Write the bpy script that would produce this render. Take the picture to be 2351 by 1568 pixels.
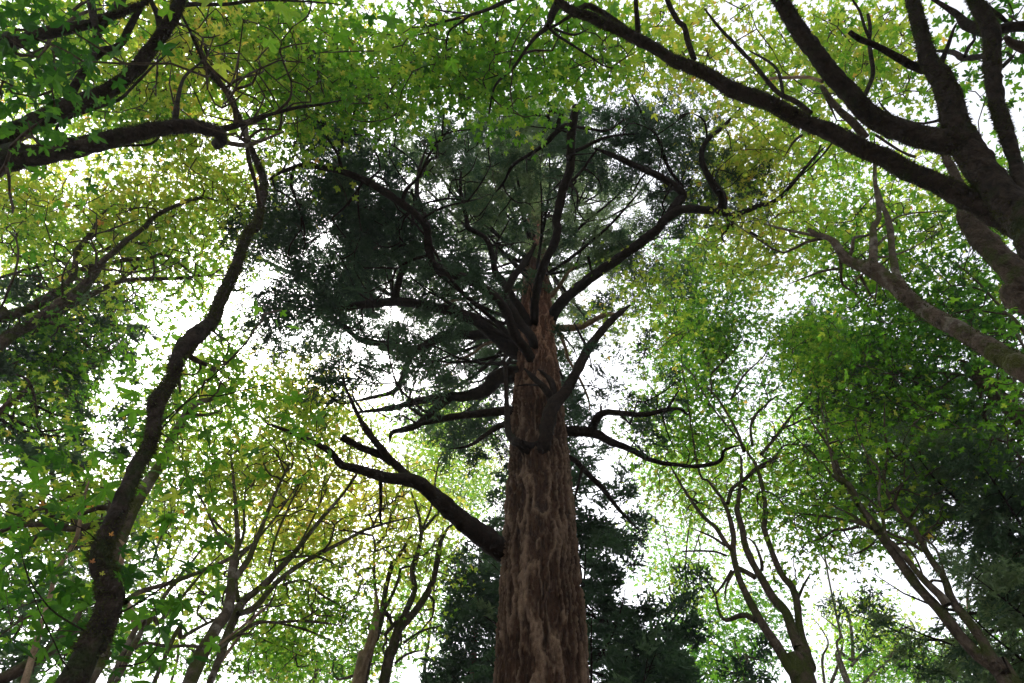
import bpy, math, random
import numpy as np

for o in list(bpy.data.objects): bpy.data.objects.remove(o)
S = bpy.context.scene
# ------------------------------------------------------------------ camera
PITCH = 59.0
FL, CX, CY = 1469.0, 1175.5, 784.0          # focal length and centre in trace units (2351 x 1568)
CAM = np.array([0.0, 0.0, 1.6])
cd = bpy.data.cameras.new("camera"); cam = bpy.data.objects.new("camera", cd); S.collection.objects.link(cam)
cam.location = CAM; cam.rotation_euler = (math.radians(90 + PITCH), 0, 0)
cd.sensor_width = 36; cd.lens = 36 * FL / 2351.0; cd.clip_start = 0.05; cd.clip_end = 2000
S.camera = cam
# ------------------------------------------------------------------ sky, sun, exposure
SUN_EL, SUN_AZ = math.radians(52), math.radians(-35)      # azimuth from +Y towards +X
w = bpy.data.worlds.new("World"); S.world = w; w.use_nodes = True
nt = w.node_tree; bg = nt.nodes['Background']
sky = nt.nodes.new('ShaderNodeTexSky'); sky.sky_type = 'NISHITA'; sky.sun_disc = False
sky.sun_elevation = SUN_EL; sky.sun_rotation = SUN_AZ
sky.air_density = 1.0; sky.dust_density = 2.0; sky.ozone_density = 1.0
hs = nt.nodes.new('ShaderNodeHueSaturation'); hs.inputs['Saturation'].default_value = 0.22; hs.inputs['Value'].default_value = 1.0
wm = nt.nodes.new('ShaderNodeMix'); wm.data_type = 'RGBA'; wm.blend_type = 'MULTIPLY'; wm.inputs['Factor'].default_value = 1.0
wm.inputs['B'].default_value = (1.0, 0.985, 1.0, 1)
nt.links.new(sky.outputs[0], hs.inputs['Color']); nt.links.new(hs.outputs[0], wm.inputs['A'])
nt.links.new(wm.outputs['Result'], bg.inputs['Color']); bg.inputs['Strength'].default_value = 0.15
sd = bpy.data.lights.new("sun", 'SUN'); so = bpy.data.objects.new("sun", sd); S.collection.objects.link(so)
sd.energy = 1.2; sd.angle = math.radians(14); sd.color = (1.0, 0.95, 0.86)
from mathutils import Vector
sdir = Vector((math.sin(SUN_AZ) * math.cos(SUN_EL), math.cos(SUN_AZ) * math.cos(SUN_EL), math.sin(SUN_EL)))
so.rotation_euler = sdir.to_track_quat('Z', 'Y').to_euler()
S.view_settings.view_transform = 'Standard'; S.view_settings.look = 'None'
S.view_settings.exposure = 1.72; S.view_settings.gamma = 1.0
S.render.engine = 'CYCLES'
S.cycles.max_bounces = 8; S.cycles.diffuse_bounces = 4; S.cycles.transmission_bounces = 6; S.cycles.transparent_max_bounces = 8

# ------------------------------------------------------------------ maths helpers
_p = math.radians(PITCH)
FWD = np.array([0, math.cos(_p), math.sin(_p)]); UP = np.array([0, -math.sin(_p), math.cos(_p)]); RT = np.array([1.0, 0, 0])

def ray(x, y):
    x = np.asarray(x, float); y = np.asarray(y, float)
    return FWD + ((x - CX) / FL)[..., None] * RT + ((CY - y) / FL)[..., None] * UP

def at(x, y, mode, v):
    """world point seen in direction (x, y), at height v above the eye ('h') or horizontal distance v ('D')"""
    d = ray(x, y)
    t = v / d[..., 2] if mode == 'h' else v / np.hypot(d[..., 0], d[..., 1])
    return CAM + d * t[..., None], t

def proj(P):
    q = P - CAM
    z = q @ FWD
    z = np.where(np.abs(z) < 1e-3, 1e-3, z)
    return CX + FL * (q @ RT) / z, CY - FL * (q @ UP) / z, z

_rs = np.random.RandomState(5)
_perm = _rs.rand(1 << 16)
def vnoise(P, scale, seed=0):
    q = np.asarray(P, float) * scale + seed * 17.31 + 1000.0
    i = np.floor(q).astype(np.int64); f = q - i; f = f * f * (3 - 2 * f)
    def hsh(a, b, c): return _perm[(a * 73856093 ^ b * 19349663 ^ c * 83492791) & 0xFFFF]
    r = 0
    for dx in (0, 1):
        for dy in (0, 1):
            for dz in (0, 1):
                wgt = (f[..., 0] if dx else 1 - f[..., 0]) * (f[..., 1] if dy else 1 - f[..., 1]) * (f[..., 2] if dz else 1 - f[..., 2])
                r = r + wgt * hsh(i[..., 0] + dx, i[..., 1] + dy, i[..., 2] + dz)
    return r * 2 - 1

def norm(v): return v / np.maximum(np.linalg.norm(v, axis=-1, keepdims=True), 1e-9)

def spline(P, R, step):
    """Catmull-Rom through points P with radii R, resampled about every step metres"""
    P = np.asarray(P, float); R = np.asarray(R, float)
    out, rad = [], []
    n = len(P)
    for i in range(n - 1):
        p0 = P[max(i - 1, 0)]; p1 = P[i]; p2 = P[i + 1]; p3 = P[min(i + 2, n - 1)]
        L = np.linalg.norm(p2 - p1); k = max(1, int(math.ceil(L / step)))
        t = (np.arange(k) / k)[:, None]
        c = 0.5 * ((2 * p1) + (-p0 + p2) * t + (2 * p0 - 5 * p1 + 4 * p2 - p3) * t ** 2 + (-p0 + 3 * p1 - 3 * p2 + p3) * t ** 3)
        out.append(c); tt = t[:, 0]; tt = tt * tt * (3 - 2 * tt) if k > 2 else tt
        rad.append(R[i] * (1 - tt) + R[i + 1] * tt)
    out.append(P[-1:]); rad.append(R[-1:])
    return np.concatenate(out), np.concatenate(rad)

def frames(C):
    T = np.gradient(C, axis=0) if len(C) > 2 else np.repeat((C[1:] - C[:-1])[:1], len(C), 0)
    T = norm(T)
    u = np.zeros_like(T)
    a = np.array([0, 0, 1.0]) if abs(T[0][2]) < 0.9 else np.array([1.0, 0, 0])
    v = norm(np.cross(T[0], a)); u[0] = v
    for i in range(1, len(C)):
        v = u[i - 1] - T[i] * np.dot(u[i - 1], T[i]); nv = np.linalg.norm(v)
        u[i] = v / nv if nv > 1e-6 else u[i - 1]
    return T, u, np.cross(T, u)

class MB:
    """collects triangles / quads for one mesh"""
    def __init__(s): s.V = []; s.F4 = []; s.F3 = []; s.A = []; s.n = 0
    def add(s, V, F4=None, F3=None, A=None):
        V = np.asarray(V, float).reshape(-1, 3); s.V.append(V)
        if F4 is not None and len(F4): s.F4.append(np.asarray(F4) + s.n)
        if F3 is not None and len(F3): s.F3.append(np.asarray(F3) + s.n)
        s.A.append(np.zeros(len(V)) if A is None else np.broadcast_to(A, (len(V),)).astype(float))
        s.n += len(V)
    def tube(s, C, R, K=12, lump=0.0, lscale=4.0, seed=0, rough=0.0, cap=True, lump2=0.0):
        C = np.asarray(C); R = np.asarray(R); n = len(C)
        T, u, v = frames(C)
        a = np.arange(K) / K * 2 * math.pi
        dirs = u[:, None, :] * np.cos(a)[None, :, None] + v[:, None, :] * np.sin(a)[None, :, None]
        r = np.repeat(R[:, None], K, 1)
        if lump:
            base = C[:, None, :] + dirs * r[..., None]
            r = r * (1 + lump * vnoise(base, lscale, seed) + rough * vnoise(base, lscale * 4.2, seed + 3)) + 0.012 * vnoise(base * np.array([1, 1, .6]), 22.0, seed + 4) * np.clip(r / 0.12, 0, 1)
            if lump2:
                g = vnoise(base, lscale * 1.6, seed + 9)
                r = r + lump2 * np.clip(g - 0.15, 0, 1) * (0.5 + 0.5 * np.clip(dirs[..., 2], -0.4, 1))
        V = C[:, None, :] + dirs * r[..., None]
        i = np.arange(n - 1)[:, None] * K; j = np.arange(K)[None, :]; jn = (j + 1) % K
        F = np.stack([i + j, i + jn, i + K + jn, i + K + j], -1).reshape(-1, 4)
        V = V.reshape(-1, 3)
        F3 = None
        if cap:
            V = np.concatenate([V, C[-1:] + T[-1:] * R[-1] * 0.35])
            b = (n - 1) * K
            F3 = np.stack([b + np.arange(K), b + (np.arange(K) + 1) % K, np.full(K, n * K)], -1)
        s.add(V, F, F3)
    def build(s, name, mat, parent=None, smooth=True, attr=None):
        me = bpy.data.meshes.new(name)
        V = np.concatenate(s.V)
        F4 = np.concatenate(s.F4) if s.F4 else np.zeros((0, 4), int)
        F3 = np.concatenate(s.F3) if s.F3 else np.zeros((0, 3), int)
        me.vertices.add(len(V)); me.vertices.foreach_set('co', V.astype(np.float32).ravel())
        nl = F4.size + F3.size; me.loops.add(nl)
        me.loops.foreach_set('vertex_index', np.concatenate([F4.ravel(), F3.ravel()]).astype(np.int32))
        me.polygons.add(len(F4) + len(F3))
        st = np.concatenate([np.arange(len(F4)) * 4, F4.size + np.arange(len(F3)) * 3])
        me.polygons.foreach_set('loop_start', st.astype(np.int32))
        me.polygons.foreach_set('use_smooth', np.full(len(st), smooth))
        if attr:
            at_ = me.attributes.new(attr, 'FLOAT', 'POINT'); at_.data.foreach_set('value', np.concatenate(s.A).astype(np.float32))
        me.update(calc_edges=True)
        me.materials.append(mat)
        o = bpy.data.objects.new(name, me); S.collection.objects.link(o)
        if parent is not None:
            o.parent = parent; o.matrix_parent_inverse = parent.matrix_world.inverted()
        return o

def thing(name, label, cat, loc, group=None):
    o = bpy.data.objects.new(name, None); S.collection.objects.link(o)
    o.location = loc; o.empty_display_size = 0.3
    o['label'] = label; o['category'] = cat
    if group: o['group'] = group
    bpy.context.view_layer.update()
    return o

# ------------------------------------------------------------------ materials
def mat_base(name):
    m = bpy.data.materials.new(name); m.use_nodes = True; t = m.node_tree
    t.nodes.clear(); out = t.nodes.new('ShaderNodeOutputMaterial')
    return m, t, out
def N(t, ty, **kw):
    n = t.nodes.new(ty)
    for k, v in kw.items():
        if k.startswith('_'): setattr(n, k[1:], v)
        else: n.inputs[k.replace('__', ' ')].default_value = v
    return n
def ramp(t, stops, interp='LINEAR'):
    r = t.nodes.new('ShaderNodeValToRGB'); r.color_ramp.interpolation = interp
    e = r.color_ramp.elements
    while len(e) < len(stops): e.new(0.5)
    for x, (p, c) in zip(e, stops): x.position = p; x.color = (*c, 1)
    return r

def bark(name, dark, light, plate=None, moss=None, moss_amt=0.5, stretch=0.22, scale=9, bump=0.6, bd=0.03, lichen=None):
    m, t, out = mat_base(name); L = t.links.new
    co = N(t, 'ShaderNodeTexCoord'); mp = N(t, 'ShaderNodeMapping'); mp.inputs['Scale'].default_value = (1, 1, stretch)
    L(co.outputs['Object'], mp.inputs['Vector'])
    n1 = N(t, 'ShaderNodeTexNoise', Scale=scale, Detail=7.0, Roughness=0.62, Distortion=0.6); L(mp.outputs[0], n1.inputs['Vector'])
    vo = N(t, 'ShaderNodeTexVoronoi', Scale=scale * 1.5); vo.feature = 'DISTANCE_TO_EDGE'; L(mp.outputs[0], vo.inputs['Vector'])
    n2 = N(t, 'ShaderNodeTexNoise', Scale=60.0, Detail=5.0, Roughness=0.7); L(co.outputs['Object'], n2.inputs['Vector'])
    r = ramp(t, [(0.32, dark), (0.68, light)]); L(n1.outputs[0], r.inputs[0])
    col = r.outputs[0]
    mul = N(t, 'ShaderNodeMix', _data_type='RGBA', _blend_type='MULTIPLY', Factor=0.6)
    r2 = ramp(t, [(0.3, (0.45, 0.45, 0.45)), (0.7, (1.3, 1.3, 1.3))]); L(n2.outputs[0], r2.inputs[0])
    L(col, mul.inputs['A']); L(r2.outputs[0], mul.inputs['B']); col = mul.outputs['Result']
    if plate:
        pa = N(t, 'ShaderNodeAttribute', _attribute_name='plate')
        mx = N(t, 'ShaderNodeMix', _data_type='RGBA'); rp = ramp(t, [(0.35, (0, 0, 0)), (1.0, (1, 1, 1))]); L(pa.outputs['Fac'], rp.inputs[0])
        L(rp.outputs[0], mx.inputs['Factor']); L(col, mx.inputs['A'])
        mp2 = N(t, 'ShaderNodeMix', _data_type='RGBA', _blend_type='MULTIPLY', Factor=0.7); mp2.inputs['A'].default_value = (*plate, 1); L(r2.outputs[0], mp2.inputs['B'])
        L(mp2.outputs['Result'], mx.inputs['B']); col = mx.outputs['Result']
        # sky light on the upper stem, painted into the bark as a paler red
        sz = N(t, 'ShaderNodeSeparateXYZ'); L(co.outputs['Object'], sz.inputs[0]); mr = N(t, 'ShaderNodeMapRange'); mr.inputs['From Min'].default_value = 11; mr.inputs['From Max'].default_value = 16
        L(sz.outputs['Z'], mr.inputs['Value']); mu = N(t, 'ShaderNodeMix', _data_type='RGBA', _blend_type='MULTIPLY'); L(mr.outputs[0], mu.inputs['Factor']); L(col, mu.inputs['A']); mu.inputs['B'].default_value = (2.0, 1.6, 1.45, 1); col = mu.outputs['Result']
    if lichen:
        n4 = N(t, 'ShaderNodeTexNoise', Scale=5.0, Detail=6.0, Roughness=0.6); L(co.outputs['Object'], n4.inputs['Vector'])
        r4 = ramp(t, [(0.52, (0, 0, 0)), (0.62, (1, 1, 1))]); L(n4.outputs[0], r4.inputs[0])
        mx = N(t, 'ShaderNodeMix', _data_type='RGBA'); L(r4.outputs[0], mx.inputs['Factor']); L(col, mx.inputs['A'])
        mx.inputs['B'].default_value = (*lichen, 1); col = mx.outputs['Result']
    if moss:
        n3 = N(t, 'ShaderNodeTexNoise', Scale=2.6, Detail=8.0, Roughness=0.65); L(co.outputs['Object'], n3.inputs['Vector'])
        ge = N(t, 'ShaderNodeNewGeometry'); sp = N(t, 'ShaderNodeSeparateXYZ'); L(ge.outputs['Normal'], sp.inputs[0])
        ma = N(t, 'ShaderNodeMath', _operation='MULTIPLY_ADD'); L(sp.outputs['Z'], ma.inputs[0]); ma.inputs[1].default_value = 0.16; L(n3.outputs[0], ma.inputs[2])
        r3 = ramp(t, [(0.62 - moss_amt * 0.25, (0, 0, 0)), (0.70 - moss_amt * 0.2, (1, 1, 1))]); L(ma.outputs[0], r3.inputs[0])
        mx = N(t, 'ShaderNodeMix', _data_type='RGBA'); L(r3.outputs[0], mx.inputs['Factor']); L(col, mx.inputs['A'])
        mc = ramp(t, [(0.3, tuple(c * 0.5 for c in moss)), (0.7, tuple(c * 1.4 for c in moss))]); L(n2.outputs[0], mc.inputs[0])
        L(mc.outputs[0], mx.inputs['B']); col = mx.outputs['Result']
    b = N(t, 'ShaderNodeBsdfPrincipled', Roughness=0.92)
    b.inputs['Specular IOR Level'].default_value = 0.15
    L(col, b.inputs['Base Color'])
    ad = N(t, 'ShaderNodeMath', _operation='ADD'); L(n1.outputs[0], ad.inputs[0])
    vm = N(t, 'ShaderNodeMath', _operation='MINIMUM'); L(vo.outputs['Distance'], vm.inputs[0]); vm.inputs[1].default_value = 0.25
    L(vm.outputs[0], ad.inputs[1])
    a2 = N(t, 'ShaderNodeMath', _operation='MULTIPLY_ADD'); L(n2.outputs[0], a2.inputs[0]); a2.inputs[1].default_value = 0.35; L(ad.outputs[0], a2.inputs[2])
    bp = N(t, 'ShaderNodeBump', Strength=bump, Distance=bd); L(a2.outputs[0], bp.inputs['Height']); L(bp.outputs[0], b.inputs['Normal'])
    L(b.outputs[0], out.inputs[0])
    return m

def leaf_mat(name, stops_t, dif=0.35, trans_gain=1.0, gloss=0.06):
    """thin leaf: light passes through it, its own pigment given by the per-leaf 'tint' attribute"""
    m, t, out = mat_base(name); L = t.links.new
    a = N(t, 'ShaderNodeAttribute', _attribute_name='tint')
    co = N(t, 'ShaderNodeTexCoord')
    n = N(t, 'ShaderNodeTexNoise', Scale=22.0, Detail=3.0); L(co.outputs['Object'], n.inputs['Vector'])
    ma = N(t, 'ShaderNodeMath', _operation='MULTIPLY_ADD'); L(n.outputs[0], ma.inputs[0]); ma.inputs[1].default_value = 0.22; ma.inputs[2].default_value = -0.11
    ad = N(t, 'ShaderNodeMath', _operation='ADD'); L(a.outputs['Fac'], ad.inputs[0]); L(ma.outputs[0], ad.inputs[1])
    r = ramp(t, stops_t); L(ad.outputs[0], r.inputs[0])
    d = ramp(t, [(p, (c[0] * dif, c[1] * dif, c[2] * dif + 0.004)) for p, c in stops_t]); L(ad.outputs[0], d.inputs[0])
    di = N(t, 'ShaderNodeBsdfDiffuse'); L(d.outputs[0], di.inputs['Color'])
    tr = N(t, 'ShaderNodeBsdfTranslucent'); L(r.outputs[0], tr.inputs['Color'])
    ax = N(t, 'ShaderNodeAddShader'); L(di.outputs[0], ax.inputs[0]); L(tr.outputs[0], ax.inputs[1])
    gl = N(t, 'ShaderNodeBsdfGlossy', Roughness=0.45)
    mx = N(t, 'ShaderNodeMixShader', Fac=gloss); L(ax.outputs[0], mx.inputs[1]); L(gl.outputs[0], mx.inputs[2])
    L(mx.outputs[0], out.inputs[0])
    return m

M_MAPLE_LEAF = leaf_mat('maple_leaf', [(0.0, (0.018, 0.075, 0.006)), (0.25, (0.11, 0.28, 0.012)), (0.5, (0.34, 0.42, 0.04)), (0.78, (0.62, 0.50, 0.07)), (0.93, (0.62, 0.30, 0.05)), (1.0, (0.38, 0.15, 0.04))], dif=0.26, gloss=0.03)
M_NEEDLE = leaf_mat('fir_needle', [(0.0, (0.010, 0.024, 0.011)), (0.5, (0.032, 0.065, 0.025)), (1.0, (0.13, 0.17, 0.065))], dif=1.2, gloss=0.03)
M_FIR = bark('fir_bark', (0.055, 0.026, 0.018), (0.21, 0.12, 0.09), stretch=0.16, scale=11, bump=1.0, bd=0.06)
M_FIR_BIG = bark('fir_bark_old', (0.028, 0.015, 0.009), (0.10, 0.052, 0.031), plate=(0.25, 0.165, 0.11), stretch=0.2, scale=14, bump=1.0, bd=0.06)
M_FIR_BR = bark('fir_branch_bark', (0.009, 0.006, 0.005), (0.036, 0.024, 0.017), moss=(0.018, 0.021, 0.008), moss_amt=0.25, stretch=1, scale=16, bump=0.7)
M_DEAD = bark('dead_wood', (0.16, 0.10, 0.06), (0.42, 0.30, 0.20), stretch=0.4, scale=12, bump=0.5)
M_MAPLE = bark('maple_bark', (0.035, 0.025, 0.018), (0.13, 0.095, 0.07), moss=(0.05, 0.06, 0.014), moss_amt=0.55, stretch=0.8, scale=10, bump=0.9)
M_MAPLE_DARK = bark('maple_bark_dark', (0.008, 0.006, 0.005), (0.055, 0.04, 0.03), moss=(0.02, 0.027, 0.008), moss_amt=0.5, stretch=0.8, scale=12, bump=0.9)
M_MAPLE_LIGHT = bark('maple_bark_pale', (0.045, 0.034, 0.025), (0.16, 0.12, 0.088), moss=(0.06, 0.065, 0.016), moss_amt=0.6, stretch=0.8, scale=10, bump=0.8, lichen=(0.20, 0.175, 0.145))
M_MOSS = leaf_mat('moss', [(0.0, (0.03, 0.032, 0.010)), (1.0, (0.05, 0.05, 0.014))], dif=1.0, gloss=0.0)
M_TWIG = bark('twig_bark', (0.03, 0.022, 0.016), (0.12, 0.09, 0.065), stretch=1, scale=14, bump=0.2)

# ------------------------------------------------------------------ ground (never in frame, but the forest stands on it)
def ground():
    n = 90; g = np.linspace(-1, 1, n); g = np.sign(g) * np.abs(g) ** 2.2 * 260
    X, Y = np.meshgrid(g, g); P = np.stack([X, Y, np.zeros_like(X)], -1)
    r = np.hypot(X, Y)
    P[..., 2] = 0.22 * vnoise(P, 0.25, 2) * np.clip(r / 6, 0.1, 1) + np.clip((r - 60) / 200, 0, 1) * 14 * (0.5 + 0.5 * vnoise(P, 0.012, 4)) - 0.05
    i = np.arange(n - 1)[:, None] * n + np.arange(n - 1)[None, :]
    F = np.stack([i, i + 1, i + n + 1, i + n], -1).reshape(-1, 4)
    m, t, out = mat_base('forest_floor'); L = t.links.new
    co = N(t, 'ShaderNodeTexCoord'); n1 = N(t, 'ShaderNodeTexNoise', Scale=1.2, Detail=9.0, Roughness=0.7); L(co.outputs['Object'], n1.inputs['Vector'])
    n2 = N(t, 'ShaderNodeTexNoise', Scale=30.0, Detail=6.0, Roughness=0.7); L(co.outputs['Object'], n2.inputs['Vector'])
    r1 = ramp(t, [(0.35, (0.035, 0.022, 0.014)), (0.55, (0.07, 0.045, 0.025)), (0.7, (0.035, 0.05, 0.015))]); L(n1.outputs[0], r1.inputs[0])
    b = N(t, 'ShaderNodeBsdfPrincipled', Roughness=0.95); L(r1.outputs[0], b.inputs['Base Color'])
    bp = N(t, 'ShaderNodeBump', Strength=0.8, Distance=0.05); L(n2.outputs[0], bp.inputs['Height']); L(bp.outputs[0], b.inputs['Normal'])
    L(b.outputs[0], out.inputs[0])
    mb = MB(); mb.add(P.reshape(-1, 3), F); o = mb.build('ground', m); o['kind'] = 'structure'
    o['label'] = 'brown leaf covered forest floor under the trees'
ground()

# ------------------------------------------------------------------ tracing helpers
def parse(s):
    """'rc:x,y,w x,y,w rc:...' tile-zoom coordinates -> trace coordinates (x, y, width)"""
    out = []; ox = oy = 0; k = 1.0
    for tok in s.split():
        if ':' in tok:
            h, tok = tok.split(':')
            if h == 'F': ox = oy = 0; k = 1.0
            else: ox = int(h[1]) * 783.7; oy = int(h[0]) * 522.7; k = 0.3336
        a = [float(q) for q in tok.split(',')]
        out.append((ox + a[0] * k, oy + a[1] * k, (a[2] * k if len(a) > 2 else np.nan)))
    A = np.array(out)
    wv = A[:, 2]; ok = ~np.isnan(wv)
    A[:, 2] = np.interp(np.arange(len(A)), np.arange(len(A))[ok], wv[ok])
    return A

# sky openings of the canopy: places where no foliage grows (x, y, rx, ry)
GAPS = [(335, 790, 55, 60), (275, 875, 55, 50), (400, 745, 65, 28), (300, 840, 45, 50), (235, 905, 40, 35),
        (1800, 700, 75, 38), (1880, 690, 50, 30), (1960, 735, 45, 22), (1960, 1320, 90, 42), (2050, 1330, 60, 45), (2110, 1390, 60, 45), (2170, 1450, 50, 50),
        (2230, 1380, 45, 60), (2290, 1450, 40, 50), (1885, 1340, 35, 35),
        (905, 35, 48, 42), (1985, 215, 45, 40), (2060, 262, 55, 22), (2120, 275, 40, 18), (1480, 222, 60, 26), (1300, 225, 40, 22), (1560, 235, 50, 28),
        (540, 360, 50, 16), (350, 355, 70, 16), (185, 470, 30, 55), (165, 400, 40, 22), (715, 405, 35, 28), (760, 610, 30, 18),
        (745, 1490, 50, 26), (940, 1530, 32, 32), (975, 1225, 30, 26), (1085, 1250, 22, 30), (35, 1080, 40, 34), (2140, 60, 26, 48), (2220, 160, 24, 22),
        (1600, 505, 40, 26), (700, 805, 22, 18), (1990, 40, 18, 26), (1640, 1220, 34, 44), (1790, 1250, 34, 44), (1500, 890, 32, 20), (870, 870, 28, 20),
        (1700, 1100, 26, 30), (1260, 1020, 0, 0), (640, 640, 22, 18), (2170, 545, 22, 40), (1620, 960, 30, 26), (1540, 1180, 30, 30), (560, 1220, 22, 20), (460, 1170, 24, 24), (850, 1210, 34, 26)]
GA = np.array(GAPS, float)
def gap_keep(x, y, rng, soft=0.12, grow=1.0):
    d = np.full(len(x), 9.0)
    for gx, gy, rx, ry in GA:
        if rx <= 0: continue
        d = np.minimum(d, np.hypot((x - gx) / (rx * grow), (y - gy) / (ry * grow)))
    return d + rng.normal(0, soft, len(x)) > 1.0

LAI_K, LEAF_K, GATE = 2.0, 0.65, -0.14
class Tree:
    def __init__(s, name, label, cat, base, seed, group=None, bark_mat=None, twig_mat=None):
        s.rng = np.random.RandomState(seed); s.seed = seed
        s.root = thing(name, label, cat, base, group)
        s.base = np.array(base, float)
        s.bm = bark_mat or M_MAPLE; s.tm = twig_mat or M_TWIG
        s.nr = []; s.pos = []; s.par = []; s.cost = []; s.dirn = []
        s.limbs = []
    def limb(s, pts, rad, part='limb', K=14, step=0.12, mat=None, lump=0.10, ls=4.0, rough=0.05, nodes=True, lump2=0.0, label=None, wob=0.0, moss=0):
        C, R = spline(pts, rad, step)
        if wob:
            n = len(C); q = np.linspace(0, 1, n)[:, None]
            off = np.stack([vnoise(C, 1.7, s.seed + k) for k in range(3)], -1) + 0.4 * np.stack([vnoise(C, 5, s.seed + k) for k in range(3)], -1)
            C = C + off * wob * np.minimum(1, q * 8)
        mb = MB(); mb.tube(C, R, K, lump, ls, s.seed, rough, lump2=lump2)
        o = mb.build(part, mat or s.bm, s.root)
        if label: o['label'] = label
        if moss:
            rg = np.random.RandomState(len(C) + s.seed); T_ = norm(np.gradient(C, axis=0))
            m = int(moss * np.sum(np.linalg.norm(np.diff(C, axis=0), axis=1)))
            i = rg.randint(0, len(C), m); i = i[(C[i, 2] > 1.5) & (R[i] > 0.02)]; m = len(i)
            dv = rg.normal(0, 1, (m, 3)) + np.array([0, 0, 0.5]); dv = norm(dv - T_[i] * np.sum(dv * T_[i], 1, keepdims=True))
            p = C[i] + dv * R[i, None] * 0.97 + T_[i] * rg.uniform(-step, step, (m, 1))
            keep = vnoise(p, 3.0, s.seed) + 0.5 * dv[:, 2] > -0.25; p = p[keep]; dv = dv[keep]; m = len(p)
            L_ = rg.uniform(0.012, 0.05, (m, 1)); e = p + norm(dv + rg.normal(0, 0.5, (m, 3)) + np.array([0, 0, -0.3])) * L_
            wv = norm(np.cross(e - p, rg.normal(0, 1, (m, 3)))) * rg.uniform(0.003, 0.009, (m, 1))
            V = np.stack([p - wv, p + wv, e], 1).reshape(-1, 3)
            if not hasattr(s, 'mossmb'): s.mossmb = MB()
            s.mossmb.add(V, None, np.arange(len(V)).reshape(-1, 3))
        if nodes:
            k = max(1, int(0.3 / step)); Cn = C[::k]
            b0 = len(s.pos); T = norm(np.gradient(C, axis=0))[::k]
            sel = Cn[:, 2] > 2.5
            s.nr += list(R[::k][sel])
            for p, t in zip(Cn[sel], T[sel]):
                s.pos.append(p); s.par.append(-1); s.cost.append(0.0); s.dirn.append(t)
        return C, R
    def trace(s, st, mode, v0, v1, part='limb', pre=None, prer=None, pw=1.0, ends=None, **kw):
        A = parse(st); A[:, 2] *= getattr(s, 'ws', 1.0)
        L = np.concatenate([[0], np.cumsum(np.hypot(np.diff(A[:, 0]), np.diff(A[:, 1])))]); L = L / L[-1]
        v = v0 + (v1 - v0) * L ** pw
        P, t = at(A[:, 0], A[:, 1], mode, v)
        R = A[:, 2] * t / FL / 2
        if pre is not None:
            P = np.concatenate([np.asarray(pre, float).reshape(-1, 3), P]); R = np.concatenate([np.asarray(prer, float).ravel(), R])
        return s.limb(P, R, part, **kw)
    # -- foliage positions
    def region(s, x, y, rx, ry, mode, v0, v1, lai, leaf=0.2, nl=10, tint=0.3, tv=0.1, spread=0.34, clump=0.25, gapgrow=1.0, edge=0.35):
        pm = (v0 + v1) / 2
        _, t = at(np.array(float(x)), np.array(float(y)), mode, pm)
        leaf = leaf * LEAF_K; nl = max(4, int(round(nl * 0.85)))
        px = (FL / t) ** 2 * 0.42 * leaf ** 2 * 0.8 * nl
        n = int(lai * LAI_K * math.pi * rx * ry / px)
        rng = s.rng
        n2 = int(n * 1.75)
        a = rng.rand(n2) * 2 * math.pi; r = np.sqrt(rng.rand(n2)) * (1 + edge * rng.normal(0, 0.35, n2))
        X = x + rx * r * np.cos(a); Y = y + ry * r * np.sin(a)
        P, t = at(X, Y, mode, v0 + (v1 - v0) * rng.rand(n2))
        cn = vnoise(P * np.array([1, 1, .3]), 0.75, 3) + 0.6 * vnoise(P * np.array([1, 1, .45]), 1.9, 4) + 0.35 * vnoise(P, 1.5, s.seed + 6)
        keep = gap_keep(X, Y, rng, 0.1, gapgrow) & (cn > GATE + 0.2 * (rng.rand(n2) - 0.5)) & (P[:, 2] > 1.2)
        idx = np.nonzero(keep)[0][:n]
        tt = tint + tv * vnoise(P[idx], 0.5, s.seed + 8) * 1.6 + tv * 0.6 * rng.normal(0, 1, len(idx))
        s.clusters = getattr(s, 'clusters', []) + [(P[idx], np.full(len(idx), leaf), np.full(len(idx), nl), tt, np.full(len(idx), spread))]
    def grow_twigs(s, C, minr=0.006, k=0.45, reach=0.15, part='twigs', droop=0.0, K=4, maxd=99, keepnodes=False):
        """joins every foliage cluster to the nearest wood with a chain of twigs"""
        rng = s.rng
        cap = len(s.pos) + len(C) * 14 + 10
        P = np.zeros((cap, 3)); par = np.full(cap, -1); cost = np.zeros(cap); D = np.zeros((cap, 3))
        n = len(s.pos); P[:n] = s.pos; D[:n] = s.dirn
        L0 = P[:n]
        d0 = np.array([np.min(np.sum((L0 - c) ** 2, 1)) for c in C]) if n else np.zeros(len(C))
        order = np.argsort(d0); ends = np.zeros((len(C), 3)); chains = []
        for ci in order:
            c = C[ci]
            q = P[:n] - c; dist = np.sqrt(np.sum(q * q, 1))
            # prefer wood lower than / inward of the leaf
            sc = dist * (1 + 0.35 * np.clip(q[:, 2] / (dist + .1), 0, 1)) + cost[:n] * reach
            b = int(np.argmin(sc)); L = dist[b]
            ends[ci] = norm(c - P[b])
            if L < 0.12: continue
            m = int(min(13, max(2, round(L / 0.38))))
            t = (np.arange(1, m + 1) / m)[:, None]
            d = D[b]; tgt = (c - P[b]) / L
            if np.dot(d, tgt) < 0: d = d - tgt * np.dot(d, tgt) * 1.0
            h = L * 0.35
            p1 = P[b] + norm(d * 0.8 + tgt * 0.6) * h
            p2 = c - norm(tgt * 0.8 + np.array([0, 0, -droop]) + 0.25 * rng.normal(0, 1, 3)) * h
            B = (1 - t) ** 3 * P[b] + 3 * (1 - t) ** 2 * t * p1 + 3 * (1 - t) * t ** 2 * p2 + t ** 3 * c
            B[:-1] += rng.normal(0, getattr(s, 'jit', 0.028), (m - 1, 3)) * min(1, L)
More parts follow.
